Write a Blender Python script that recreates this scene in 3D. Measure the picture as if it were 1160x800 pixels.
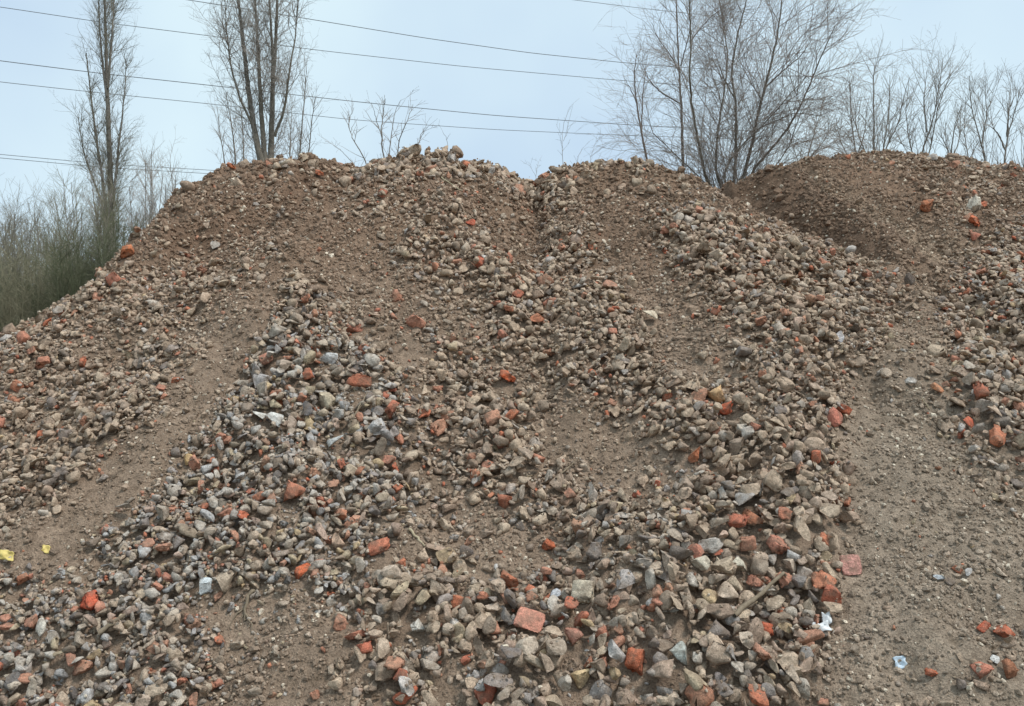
import bpy, bmesh, math, random
import numpy as np
from mathutils import Vector, Matrix

for o in list(bpy.data.objects):
    bpy.data.objects.remove(o, do_unlink=True)
scene = bpy.context.scene
COL = scene.collection
R = math.radians
rng = np.random.default_rng(7)

# ------------------------------------------------------------------ camera
CAMZ, FPX, UC, VH = 1.6, 965.0, 580.0, 430.0      # eye height, focal length and horizon of the 1160 px picture
cam = bpy.data.cameras.new('camera')
cam.sensor_width = 36.0
cam.lens = 36.0 * FPX / 1160.0
cam.shift_y = (VH - 400.0) / 1160.0
cam.clip_end = 3000
cam_ob = bpy.data.objects.new('camera', cam)
cam_ob.location = (0, 0, CAMZ)
cam_ob.rotation_euler = (R(90), 0, 0)
COL.objects.link(cam_ob)
scene.camera = cam_ob

# ------------------------------------------------------------------ sky and sun
SUN_EL, SUN_AZ = 60.0, 112.0        # azimuth clockwise from +Y
world = bpy.data.worlds.new('World')
scene.world = world
world.use_nodes = True
nt = world.node_tree
nt.nodes.clear()
wo = nt.nodes.new('ShaderNodeOutputWorld')
bg = nt.nodes.new('ShaderNodeBackground')
sky = nt.nodes.new('ShaderNodeTexSky')
sky.sky_type = 'NISHITA'
sky.sun_disc = False
sky.sun_elevation = R(SUN_EL)
sky.sun_rotation = R(SUN_AZ)
sky.air_density = 1.0
sky.dust_density = 4.0
sky.ozone_density = 1.5
# thin overcast: an even cloud veil with broad soft patches over the clear sky
tc = nt.nodes.new('ShaderNodeTexCoord')
nz = nt.nodes.new('ShaderNodeTexNoise')
nz.inputs['Scale'].default_value = 2.3
nz.inputs['Detail'].default_value = 4.0
nz.inputs['Roughness'].default_value = 0.45
nt.links.new(tc.outputs['Generated'], nz.inputs['Vector'])
rp = nt.nodes.new('ShaderNodeValToRGB')
rp.color_ramp.elements[0].position = 0.33
rp.color_ramp.elements[0].color = (5.5, 7.05, 8.8, 1)
rp.color_ramp.elements[1].position = 0.62
rp.color_ramp.elements[1].color = (7.4, 9.1, 9.85, 1)
nt.links.new(nz.outputs['Fac'], rp.inputs['Fac'])
mx = nt.nodes.new('ShaderNodeMix')
mx.data_type = 'RGBA'
mx.inputs[0].default_value = 0.86
nt.links.new(sky.outputs['Color'], mx.inputs[6])
nt.links.new(rp.outputs['Color'], mx.inputs[7])
nt.links.new(mx.outputs[2], bg.inputs['Color'])
bg.inputs['Strength'].default_value = 0.0705
nt.links.new(bg.outputs['Background'], wo.inputs['Surface'])

sl = bpy.data.lights.new('sun', 'SUN')
sl.energy = 1.5
sl.angle = R(12)
sl.color = (1.0, 0.965, 0.92)
sun = bpy.data.objects.new('sun', sl)
az, el = R(SUN_AZ), R(SUN_EL)
sdir = Vector((math.sin(az) * math.cos(el), math.cos(az) * math.cos(el), math.sin(el)))
sun.rotation_euler = (-sdir).to_track_quat('-Z', 'Y').to_euler()
sun.location = (0, -5, 30)
COL.objects.link(sun)

scene.view_settings.view_transform = 'Standard'
scene.view_settings.look = 'None'
scene.view_settings.exposure = 0.63
scene.view_settings.gamma = 1.0
scene.view_settings.use_curve_mapping = False

# ------------------------------------------------------------------ helpers
def at(u, v, y):
    return np.array([(u - UC) / FPX * y, y, CAMZ + (VH - v) / FPX * y])

def lin(r, g, b):
    f = lambda c: (c / 12.92 if c <= 0.04045 else ((c + 0.055) / 1.055) ** 2.4)
    return np.array([f(r / 255.0), f(g / 255.0), f(b / 255.0)])

def mesh_arrays(name, V, F, colors=None, smooth=False):
    V = np.asarray(V, np.float32); F = np.asarray(F, np.int32)
    me = bpy.data.meshes.new(name)
    k = F.shape[1]
    me.vertices.add(len(V)); me.vertices.foreach_set('co', V.ravel())
    me.loops.add(F.size); me.loops.foreach_set('vertex_index', F.ravel())
    me.polygons.add(len(F))
    me.polygons.foreach_set('loop_start', np.arange(0, F.size, k, dtype=np.int32))
    if smooth:
        me.polygons.foreach_set('use_smooth', np.ones(len(F), bool))
    me.update(calc_edges=True)
    if colors is not None:
        a = me.color_attributes.new('tint', 'FLOAT_COLOR', 'POINT')
        c = np.ones((len(V), 4), np.float32); c[:, :colors.shape[1]] = colors
        a.data.foreach_set('color', c.ravel())
    return me

def link(name, me, mat=None, parent=None):
    o = bpy.data.objects.new(name, me)
    COL.objects.link(o)
    if mat is not None and len(me.materials) == 0:
        me.materials.append(mat)
    if parent is not None:
        o.parent = parent
    return o

def empty(name, loc=(0, 0, 0)):
    o = bpy.data.objects.new(name, None)
    o.location = loc
    o.empty_display_size = 0.2
    COL.objects.link(o)
    return o

def tag(o, label, cat, group=None):
    o['label'] = label
    o['category'] = cat
    if group:
        o['group'] = group

_lat = {}
def vnoise(x, y, scale, seed):
    if seed not in _lat:
        _lat[seed] = np.random.default_rng(seed + 1000).random((256, 256)).astype(np.float32) * 2 - 1
    L = _lat[seed]
    X = np.asarray(x) / scale + 51.3; Y = np.asarray(y) / scale + 17.7
    xi = np.floor(X).astype(int); yi = np.floor(Y).astype(int)
    fx = X - xi; fy = Y - yi
    fx = fx * fx * (3 - 2 * fx); fy = fy * fy * (3 - 2 * fy)
    a = L[xi & 255, yi & 255]; b = L[(xi + 1) & 255, yi & 255]
    c = L[xi & 255, (yi + 1) & 255]; d = L[(xi + 1) & 255, (yi + 1) & 255]
    return (a * (1 - fx) + b * fx) * (1 - fy) + (c * (1 - fx) + d * fx) * fy

# ------------------------------------------------------------------ materials
def new_mat(name):
    m = bpy.data.materials.new(name)
    m.use_nodes = True
    n = m.node_tree.nodes; l = m.node_tree.links
    return m, n, l, n['Principled BSDF']

def node_noise(n, l, vec, scale, detail=4, rough=0.6):
    t = n.new('ShaderNodeTexNoise')
    t.inputs['Scale'].default_value = scale
    t.inputs['Detail'].default_value = detail
    t.inputs['Roughness'].default_value = rough
    if vec is not None:
        l.new(vec, t.inputs['Vector'])
    return t

def node_ramp(n, l, fac, stops):
    r = n.new('ShaderNodeValToRGB')
    cr = r.color_ramp
    while len(cr.elements) < len(stops):
        cr.elements.new(0.5)
    for e, (p, c) in zip(cr.elements, stops):
        e.position = p; e.color = (c[0], c[1], c[2], 1)
    l.new(fac, r.inputs['Fac'])
    return r

def node_mix(n, l, mode, fac, a, b):
    m = n.new('ShaderNodeMix'); m.data_type = 'RGBA'; m.blend_type = mode
    if hasattr(fac, 'links'): l.new(fac, m.inputs[0])
    else: m.inputs[0].default_value = fac
    for s, k in ((a, 6), (b, 7)):
        if hasattr(s, 'links'): l.new(s, m.inputs[k])
        else: m.inputs[k].default_value = (s[0], s[1], s[2], 1)
    return m.outputs[2]

SOIL = np.array([0.222, 0.160, 0.112])

def soil_material():
    m, n, l, p = new_mat('soil')
    g = n.new('ShaderNodeNewGeometry')
    pos = g.outputs['Position']
    at_ = n.new('ShaderNodeAttribute'); at_.attribute_name = 'tint'
    big = node_noise(n, l, pos, 1.3, 5, 0.6)
    mid = node_noise(n, l, pos, 14, 5, 0.65)
    fine = node_noise(n, l, pos, 95, 3, 0.7)
    c1 = node_ramp(n, l, big.outputs['Fac'], [(0.3, (0.74, 0.72, 0.70)), (0.68, (1.14, 1.14, 1.14))])
    c2 = node_ramp(n, l, mid.outputs['Fac'], [(0.28, (0.62, 0.60, 0.57)), (0.52, (1, 1, 1)), (0.78, (1.4, 1.38, 1.36))])
    c3 = node_ramp(n, l, fine.outputs['Fac'], [(0.3, (0.62, 0.60, 0.58)), (0.52, (1, 1, 1)), (0.74, (1.45, 1.43, 1.4))])
    c = node_mix(n, l, 'MULTIPLY', 1.0, at_.outputs['Color'], c1.outputs['Color'])
    c = node_mix(n, l, 'MULTIPLY', 1.0, c, c2.outputs['Color'])
    c = node_mix(n, l, 'MULTIPLY', 1.0, c, c3.outputs['Color'])
    vo = n.new('ShaderNodeTexVoronoi'); vo.inputs['Scale'].default_value = 42
    l.new(pos, vo.inputs['Vector'])
    sp = node_ramp(n, l, vo.outputs['Distance'], [(0.13, (1, 1, 1)), (0.2, (0, 0, 0))])
    sel = n.new('ShaderNodeSeparateColor'); l.new(vo.outputs['Color'], sel.inputs[0])
    gt = n.new('ShaderNodeMath'); gt.operation = 'GREATER_THAN'; gt.inputs[1].default_value = 0.72
    l.new(sel.outputs[0], gt.inputs[0])
    mu = n.new('ShaderNodeMath'); mu.operation = 'MULTIPLY'
    l.new(sp.outputs['Color'], mu.inputs[0]); l.new(gt.outputs[0], mu.inputs[1])
    c = node_mix(n, l, 'MIX', mu.outputs[0], c, (0.34, 0.29, 0.235))
    l.new(c, p.inputs['Base Color'])
    p.inputs['Roughness'].default_value = 0.95
    p.inputs['Specular IOR Level'].default_value = 0.15
    b1 = n.new('ShaderNodeBump'); b1.inputs['Strength'].default_value = 0.9; b1.inputs['Distance'].default_value = 0.012
    l.new(fine.outputs['Fac'], b1.inputs['Height'])
    b2 = n.new('ShaderNodeBump'); b2.inputs['Strength'].default_value = 1.0; b2.inputs['Distance'].default_value = 0.045
    l.new(mid.outputs['Fac'], b2.inputs['Height']); l.new(b2.outputs['Normal'], b1.inputs['Normal'])
    l.new(b1.outputs['Normal'], p.inputs['Normal'])
    return m

def stone_material(name, source, brick=False):
    """source 'object': the object's own colour; 'attr': the tint stored on the mesh."""
    m, n, l, p = new_mat(name)
    g = n.new('ShaderNodeNewGeometry'); pos = g.outputs['Position']
    if source == 'object':
        oi = n.new('ShaderNodeObjectInfo'); base = oi.outputs['Color']
    else:
        a = n.new('ShaderNodeAttribute'); a.attribute_name = 'tint'; base = a.outputs['Color']
        if source == 'instance': a.attribute_type = 'INSTANCER'
    n1 = node_noise(n, l, pos, 38, 5, 0.7)
    n2 = node_noise(n, l, pos, 170, 3, 0.7)
    n3 = node_noise(n, l, pos, 17, 4, 0.6)
    c1 = node_ramp(n, l, n1.outputs['Fac'], [(0.3, (0.60, 0.59, 0.58)), (0.52, (1, 1, 1)), (0.75, (1.34, 1.33, 1.32))])
    c2 = node_ramp(n, l, n2.outputs['Fac'], [(0.3, (0.6, 0.6, 0.6)), (0.52, (1, 1, 1)), (0.74, (1.4, 1.4, 1.4))])
    c = node_mix(n, l, 'MULTIPLY', 1.0, base, c1.outputs['Color'])
    c = node_mix(n, l, 'MULTIPLY', 1.0, c, c2.outputs['Color'])
    # patches of clinging soil and mortar
    d = node_ramp(n, l, n3.outputs['Fac'], [(0.46, (0, 0, 0)), (0.62, (0.6, 0.6, 0.6))])
    c = node_mix(n, l, 'MIX', d.outputs['Color'], c, SOIL * 1.05)
    l.new(c, p.inputs['Base Color'])
    p.inputs['Roughness'].default_value = 0.9
    p.inputs['Specular IOR Level'].default_value = 0.2
    b = n.new('ShaderNodeBump'); b.inputs['Strength'].default_value = 0.9; b.inputs['Distance'].default_value = 0.02
    l.new(n1.outputs['Fac'], b.inputs['Height'])
    b2 = n.new('ShaderNodeBump'); b2.inputs['Strength'].default_value = 0.5; b2.inputs['Distance'].default_value = 0.004
    l.new(n2.outputs['Fac'], b2.inputs['Height']); l.new(b.outputs['Normal'], b2.inputs['Normal'])
    l.new(b2.outputs['Normal'], p.inputs['Normal'])
    return m

def bark_material(name, dark, light, scale=6.0):
    m, n, l, p = new_mat(name)
    g = n.new('ShaderNodeNewGeometry')
    t = node_noise(n, l, g.outputs['Position'], scale, 4, 0.65)
    r = node_ramp(n, l, t.outputs['Fac'], [(0.3, dark), (0.7, light)])
    l.new(r.outputs['Color'], p.inputs['Base Color'])
    p.inputs['Roughness'].default_value = 0.9
    p.inputs['Specular IOR Level'].default_value = 0.15
    return m

M_SOIL = soil_material()
M_STONE = stone_material('rubble_stone', 'object')
M_STONE_T = stone_material('rubble_stone_mixed', 'attr')
M_BRICK = stone_material('brick_clay', 'object', True)

# ------------------------------------------------------------------ shape of the heaps
def smin(a, b, k):
    h = np.clip(0.5 + 0.5 * (b - a) / k, 0, 1)
    return b * (1 - h) + a * h - k * h * (1 - h)

def smax(a, b, k):
    return -smin(-a, -b, k)

# crest of the front heap: picture column, picture row, distance
CREST = [(-420, 640, 11.0), (-150, 480, 10.6), (0, 383, 10.3), (50, 353, 10.15), (100, 318, 10.0), (150, 270, 9.85), (180, 238, 9.75),
         (205, 208, 9.7), (240, 192, 9.75), (290, 179, 9.8), (320, 173, 9.85), (350, 171, 9.9), (385, 181, 10.0),
         (405, 184, 10.0), (422, 182, 9.9), (440, 175, 9.85), (470, 172, 9.8), (512, 172, 9.8), (545, 183, 9.85), (570, 192, 9.95),
         (605, 208, 10.2), (622, 194, 10.05), (645, 184, 9.95), (700, 179, 9.9), (735, 182, 9.8), (765, 190, 9.7),
         (800, 203, 9.5), (830, 220, 9.3), (860, 236, 9.1), (900, 256, 8.85), (950, 276, 8.5), (1000, 297, 8.2),
         (1030, 318, 8.0), (1060, 345, 7.8), (1090, 395, 7.5), (1150, 470, 7.2), (1300, 600, 6.9)]
cp = np.array([at(*c) for c in CREST])
CREST2 = [(750, 272, 11.3), (790, 228, 11.3), (822, 203, 11.4), (860, 191, 12.3), (900, 182, 12.8), (930, 176, 13.0), (980, 171, 13.0), (1020, 173, 13.0),
          (1060, 177, 13.0), (1120, 188, 12.9), (1160, 203, 12.8), (1260, 235, 12.6), (1400, 300, 12.3), (1600, 420, 12.0)]
cp2 = np.array([at(*c) for c in CREST2])

def plane_pt(u, v):
    """where a picture point meets the mean front slope of the heap"""
    s = (VH - v) / FPX
    y = 4.257 / (0.69 - s) if s < 0.55 else 10
    return (u - UC) / FPX * y, y

# (points in the picture, height, half width): spurs and gullies on the face
SPURS = [
    ([(365, 235), (315, 330), (265, 410), (200, 480), (120, 560), (20, 630)], 0.20, 0.30),
    ([(255, 300), (200, 400), (120, 480), (30, 560)], -0.12, 0.55),
    ([(300, 225), (270, 265), (230, 290)], -0.16, 0.35),
    ([(330, 290), (370, 420), (360, 560), (300, 650)], 0.10, 0.55),
    ([(425, 300), (460, 420), (490, 540)], -0.10, 0.35),
    ([(520, 250), (600, 330), (690, 420), (760, 450)], 0.09, 0.4),
    ([(570, 215), (640, 290), (660, 330)], -0.07, 0.3),
    ([(690, 240), (745, 320), (770, 390), (690, 520)], -0.10, 0.35),
    ([(800, 270), (860, 430), (880, 600), (850, 780)], 0.12, 0.55),
    ([(430, 660), (520, 700), (700, 720)], 0.06, 0.35),
    ([(300, 740), (380, 790)], -0.07, 0.4),
    ([(1035, 430), (1065, 600), (1075, 800)], 0.16, 0.55),
    ([(985, 470), (972, 600), (940, 740)], -0.07, 0.18),
]

def polyline_bump(x, y, pts, width):
    best = np.full(np.shape(x), 1e9)
    for (a, b) in zip(pts[:-1], pts[1:]):
        ax, ay = a; bx, by = b
        dx, dy = bx - ax, by - ay
        t = np.clip(((x - ax) * dx + (y - ay) * dy) / (dx * dx + dy * dy), 0, 1)
        best = np.minimum(best, (x - ax - t * dx) ** 2 + (y - ay - t * dy) ** 2)
    return np.exp(-best / (2 * width * width))

SP = [([plane_pt(*p) for p in pts], a, w) for pts, a, w in SPURS]
LEDGE = [at(895, 198, 11.9)[:2], at(945, 212, 11.2)[:2], at(1000, 236, 10.5)[:2], at(1050, 262, 9.9)[:2]]
SCARP = [plane_pt(345, 212), plane_pt(280, 240), plane_pt(210, 262)]
BANK = [at(805, 202, 11.3)[:2], at(870, 196, 10.9)[:2], at(915, 212, 10.3)[:2], at(960, 232, 9.8)[:2], at(1010, 262, 9.1)[:2]]
GULLY = [at(800, 235, 10.3)[:2], at(880, 262, 9.7)[:2], at(950, 285, 9.1)[:2], at(1020, 320, 8.5)[:2], at(1080, 400, 7.9)[:2]]

def heap_parts(x, y):
    zc = np.interp(x, cp[:, 0], cp[:, 2]); yc = np.interp(x, cp[:, 0], cp[:, 1])
    y0 = 3.85 + 0.08 * np.sin(x * 0.9)
    f = zc * (y - y0) / (yc - y0)
    back = zc + 0.03 - 0.62 * (y - yc)
    z1 = smin(f, back, 0.16) + 0.02
    for pts, a, w in SP:
        fade = np.clip((yc + 0.1 - y) / 0.8, 0, 1) * np.clip((y - 3.4) / 0.7, 0, 1)
        z1 = z1 + a * fade * polyline_bump(x, y, pts, w)
    sc_ = polyline_bump(x, y, SCARP, 0.42)
    z1 = z1 + sc_ * (0.085 * np.tanh(3.5 * vnoise(x, y, 0.42, 71)) + 0.05 * np.tanh(4 * vnoise(x, y, 0.2, 72)))
    zc2 = np.interp(x, cp2[:, 0], cp2[:, 2]); yc2 = np.interp(x, cp2[:, 0], cp2[:, 1])
    f2 = np.where(y < 8, 0.60 * (y - 4.62), 0)
    f2 = 0.60 * (y - 4.62)
    lim = zc2 + 0.03 - 0.55 * (y - yc2)
    k2 = np.clip((x - 1.9) / 0.9, 0, 1)
    z2 = smin(f2 + 0.55 * polyline_bump(x, y, BANK, 0.28) - 0.62 * polyline_bump(x, y, GULLY, 0.42) - 0.24 * polyline_bump(x, y, LEDGE, 0.34), lim, 0.3) + 0.06
    z2 = np.minimum(z2, zc2 + 0.12)
    z2 = z2 - (1 - k2) * 3.0
    return z1, z2

def heap_z(x, y, detail=True):
    z1, z2 = heap_parts(x, y)
    z = smax(z1, z2, 0.10)
    z = z + 0.06 * vnoise(x, y, 0.9, 1) + 0.05 * np.tanh(1.6 * vnoise(x, y, 0.42, 2)) + 0.022 * np.tanh(2.5 * vnoise(x, y, 0.24, 9))
    if detail:
        up_ = 1 + 0.7 * np.clip((y - 7) / 2, 0, 1)
        z = z + 0.022 * vnoise(x + 0.15 * vnoise(x, y, 0.6, 8), y * 0.18, 0.13, 7)
        z = z + 0.028 * up_ * vnoise(x, y, 0.17, 3)
        r = np.abs(vnoise(x, y, 0.085, 4))
        z = z + 0.036 * up_ * (0.5 - r) * (0.6 + 0.5 * vnoise(x, y, 0.5, 6)) + 0.013 * vnoise(x, y, 0.05, 5)
    return z, z1 >= z2

# true the crests: the uneven ground moves the skyline, so raise or lower each crest point until it stands as high as meant
# (the last few pixels are left for the stones that lie on top)
for _ in range(3):
    for arr, pts, last in ((cp, CREST, 31), (cp2, CREST2, 13)):
        for k, (cu, cv, cy) in enumerate(pts[:last]):
            yy = np.linspace(cy - 1.6, cy + 1.2, 80); xx = (cu - UC) / FPX * yy
            z1_, z2_ = heap_parts(xx, yy)
            zz, own_ = heap_z(xx, yy)
            zz = np.where(own_ == (arr is cp), zz, -9)
            if zz.max() < 0: continue
            top_v = (VH - FPX * (zz - CAMZ) / yy).min()
            want = cv + (6 if arr is cp else 4)
            arr[k, 2] += float(np.clip((top_v - want) / FPX * cy, -0.25, 0.25))

# ------------------------------------------------------------------ rubble cover read from the photograph (one figure per 40 px square)
COVER = """
00000002223577654453210023344433
00000222135435654424500112343322
00022111333543365247655201245555
00344544522566466346888852356666
05556645722344775633787765367777
66566536744435676642367653367777
66666538998356466764356642257777
66776379999546634677557831146666
66763699999657763258767720157777
66524899998556764358888810035555
65248999999644556668899910011111
32479999996333455668999800000011
54488999898864444569999700110000
65677643238999877778999940001111
88889822216888877789999301112222
99999942127845999899999311223333
"""
CG = np.array([[int(c) for c in r] for r in COVER.split()], float)
CG[3:9, 27:] += 1.5
CG = np.clip(CG, 0, 9) / 9.0

def grid_at(u, v):
    gx = np.clip(u / 40.0 - 0.5, 0, CG.shape[1] - 1.001); gy = np.clip((v - 160) / 40.0 - 0.5, 0, CG.shape[0] - 1.001)
    xi = gx.astype(int); yi = gy.astype(int); fx = gx - xi; fy = gy - yi
    return ((CG[yi, xi] * (1 - fx) + CG[yi, xi + 1] * fx) * (1 - fy) + (CG[yi + 1, xi] * (1 - fx) + CG[yi + 1, xi + 1] * fx) * fy)

# narrow runs that the squares are too coarse for: bare soil (minus) and trains of stones (plus)
RUNS = [([(352, 250), (300, 345), (255, 420), (200, 490), (150, 530), (100, 570), (20, 630)], -0.58, 16),
        ([(690, 245), (740, 330), (775, 395)], -0.42, 20), ([(635, 265), (655, 300)], -0.4, 16), ([(600, 500), (680, 520), (745, 560)], -0.36, 17),
        ([(495, 560), (540, 600), (610, 645)], -0.34, 16), ([(985, 440), (988, 560), (978, 690), (955, 790)], -0.9, 14),
        ([(395, 290), (440, 340), (468, 400)], -0.32, 22), ([(555, 225), (600, 270)], -0.4, 16),
        ([(318, 285), (330, 330), (325, 375)], 0.45, 17), ([(590, 235), (650, 300), (690, 340), (740, 372)], 0.35, 18),
        ([(525, 255), (575, 330), (612, 372)], 0.28, 15), ([(765, 255), (840, 295), (960, 290), (1010, 310)], 0.3, 18),
        ([(490, 395), (560, 470), (600, 525), (500, 575)], 0.25, 18), ([(815, 203), (880, 213), (950, 248), (1030, 300)], -0.6, 24), ([(890, 200), (960, 215), (1040, 258)], -0.5, 20),
        ([(430, 182), (480, 176), (540, 190), (600, 212)], 0.12, 8)]

def runs_at(u, v):
    out = np.zeros(np.shape(u))
    for pts, a, w in RUNS:
        out += a * polyline_bump(u + 14 * vnoise(u, v, 45, 61), v + 14 * vnoise(u, v, 45, 62), pts, w)
    return out

def sig(x): return 1 / (1 + np.exp(-np.clip(x, -30, 30)))

def spur_side(u, v):
    """positive to the right of the soil spur that runs down to the left edge"""
    us = np.interp(v, [230, 330, 410, 480, 560, 630, 660], [365, 315, 265, 200, 110, 20, -60])
    return u - us

def clean_at(u, v):
    a = sig(spur_side(u, v) / 12) * sig((v - 330) / 25) * sig((np.interp(v, [330, 430, 560, 680, 800], [380, 465, 500, 440, 270]) - u) / 22)
    b = 0.66 * sig((v - 520) / 60) * sig((u - 430) / 50) * sig((975 - u) / 12)
    c = 0.5 * sig((u - 1050) / 25) * sig((v - 240) / 30)
    return np.clip(np.maximum(np.maximum(a, b), np.maximum(c, 0.24)), 0, 1)

def size_at(u, v):
    """mean stone width in metres"""
    s = 0.088 + 0 * u
    lower_left = sig(spur_side(u, v) / 15) * sig((v - 470) / 40) * sig((np.interp(v, [330, 430, 560, 680, 800], [380, 450, 470, 420, 290]) - u) / 30)
    s = s * (1 - lower_left) + 0.060 * lower_left
    lr = sig((v - 560) / 60) * sig((u - 440) / 40)
    s = s * (1 - lr) + 0.098 * lr
    mid = sig((v - 300) / 40) * sig((560 - v) / 40) * (1 - lower_left)
    return (s - 0.008 * mid) * 0.80

# ------------------------------------------------------------------ height map used to settle the stones
GX0, GX1, GY0, GY1, CELL = -7.6, 8.6, 3.3, 14.2, 0.0125
gnx = int((GX1 - GX0) / CELL); gny = int((GY1 - GY0) / CELL)
gx = GX0 + (np.arange(gnx) + 0.5) * CELL; gy = GY0 + (np.arange(gny) + 0.5) * CELL
GXX, GYY = np.meshgrid(gx, gy, indexing='ij')
H, OWN1 = heap_z(GXX, GYY)
H = np.maximum(H, 0.0).astype(np.float32)
SOILH = H.copy()
GU = UC + FPX * GXX / GYY
GV = VH - FPX * (H - CAMZ) / GYY

def hidx(x, y):
    return (np.clip(((x - GX0) / CELL).astype(int), 0, gnx - 1), np.clip(((y - GY0) / CELL).astype(int), 0, gny - 1))

def first_hit(u, v, field):
    ys = np.arange(3.35, 14.1, 0.01)
    xs = (u - UC) / FPX * ys
    zs = CAMZ + (VH - v) / FPX * ys
    i, j = hidx(xs, ys)
    hit = np.nonzero(zs <= field[i, j])[0]
    k = hit[0] if len(hit) else int(np.argmin(zs - field[i, j]))
    return xs[k], ys[k]

# ------------------------------------------------------------------ the ground and the soil of the heaps
GROUND_Z = -0.02
ground_mat, n, l, p = new_mat('rough_grass_ground')
g = n.new('ShaderNodeNewGeometry')
t1 = node_noise(n, l, g.outputs['Position'], 0.6, 6, 0.65)
t2 = node_noise(n, l, g.outputs['Position'], 18, 4, 0.7)
r1 = node_ramp(n, l, t1.outputs['Fac'], [(0.3, (0.05, 0.055, 0.028)), (0.55, (0.10, 0.085, 0.05)), (0.75, (0.16, 0.13, 0.09))])
r2 = node_ramp(n, l, t2.outputs['Fac'], [(0.3, (0.6, 0.6, 0.6)), (0.7, (1.3, 1.3, 1.3))])
l.new(node_mix(n, l, 'MULTIPLY', 1, r1.outputs['Color'], r2.outputs['Color']), p.inputs['Base Color'])
p.inputs['Roughness'].default_value = 1.0
S = 1500.0
gm = mesh_arrays('ground', [(-S, -S, GROUND_Z), (S, -S, GROUND_Z), (S, S, GROUND_Z), (-S, S, GROUND_Z)], [(0, 1, 2, 3)])
ground = link('ground', gm, ground_mat)
ground['kind'] = 'structure'

heap_a = empty('rubble_heap', (0, 7.5, 0))
tag(heap_a, 'large front heap of brown soil and mixed grey rubble with three rounded tops', 'rubble heap')
heap_b = empty('rubble_heap', (6, 11, 0))
tag(heap_b, 'farther brown soil heap at the right, rising behind the front ridge', 'rubble heap')

def soil_tint(u, v, x, y):
    warm = lin(114, 94, 78); grey = lin(126, 113, 99); dark = lin(99, 81, 67)
    fan = sig((u - 955) / 15) * sig((v - 400) / 30)
    up = sig((330 - v) / 40)
    c = grey[None] * 0.55 + warm[None] * 0.45
    c = c * np.ones((u.size, 1))
    f = up[:, None]; c = c * (1 - f) + warm[None] * 0.97 * f
    f = fan[:, None]; c = c * (1 - f) + grey[None] * f
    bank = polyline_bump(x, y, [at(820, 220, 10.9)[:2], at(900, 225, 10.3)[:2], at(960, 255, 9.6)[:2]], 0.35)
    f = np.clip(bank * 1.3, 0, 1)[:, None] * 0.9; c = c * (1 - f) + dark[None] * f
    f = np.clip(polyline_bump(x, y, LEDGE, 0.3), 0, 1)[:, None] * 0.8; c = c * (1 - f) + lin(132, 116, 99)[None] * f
    scarp = polyline_bump(x, y, [plane_pt(330, 200), plane_pt(250, 250), plane_pt(180, 270)], 0.45)
    f = np.clip(scarp, 0, 1)[:, None] * 0.6; c = c * (1 - f) + lin(106, 86, 71)[None] * f
    return c * 1.76 * np.array([0.985, 0.985, 0.985])

xs = np.arange(-9.0, 9.6, 0.029)
ys = np.concatenate([np.arange(3.1, 10.6, 0.026), np.arange(10.6, 13.6, 0.036), np.arange(13.6, 22.0, 0.25)])
XX, YY = np.meshgrid(xs, ys, indexing='ij')
ZZ, own = heap_z(XX, YY)
hid = YY > 13.6
ZZ = np.maximum(ZZ, GROUND_Z - 0.06)
nx_, ny_ = XX.shape
V = np.stack([XX, YY, ZZ], -1).reshape(-1, 3)
ids = np.arange(nx_ * ny_).reshape(nx_, ny_)
Q = np.stack([ids[:-1, :-1], ids[1:, :-1], ids[1:, 1:], ids[:-1, 1:]], -1).reshape(-1, 4)
zmax = ZZ.reshape(-1)[Q].max(1)
keep = zmax > GROUND_Z - 0.05
ownq = own[:-1, :-1].copy()
from collections import deque
kb = (~ownq) & keep.reshape(ownq.shape)
si = int(np.argmin(np.abs(xs - 6.5))); sj = int(np.argmin(np.abs(ys - 10.0)))
seen = np.zeros_like(kb); seen[si, sj] = True; dq = deque([(si, sj)])
while dq:
    ci, cj = dq.popleft()
    for ni, nj in ((ci + 1, cj), (ci - 1, cj), (ci, cj + 1), (ci, cj - 1)):
        if 0 <= ni < kb.shape[0] and 0 <= nj < kb.shape[1] and kb[ni, nj] and not seen[ni, nj]:
            seen[ni, nj] = True; dq.append((ni, nj))
ownq = ~seen.reshape(-1)
UU = UC + FPX * V[:, 0] / V[:, 1]; VV = VH - FPX * (V[:, 2] - CAMZ) / V[:, 1]
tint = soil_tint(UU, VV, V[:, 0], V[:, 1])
for heap, sel in ((heap_a, ownq), (heap_b, ~ownq)):
    q = Q[keep & sel]
    used, inv = np.unique(q, return_inverse=True)
    v = V[used] - np.array(heap.location)
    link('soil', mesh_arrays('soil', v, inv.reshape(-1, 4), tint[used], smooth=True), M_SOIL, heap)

# ------------------------------------------------------------------ stone shapes
def tri_arrays(bm):
    bmesh.ops.triangulate(bm, faces=bm.faces[:])
    bm.verts.index_update()
    return (np.array([v.co[:] for v in bm.verts]), np.array([[v.index for v in f.verts] for f in bm.faces]))

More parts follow.
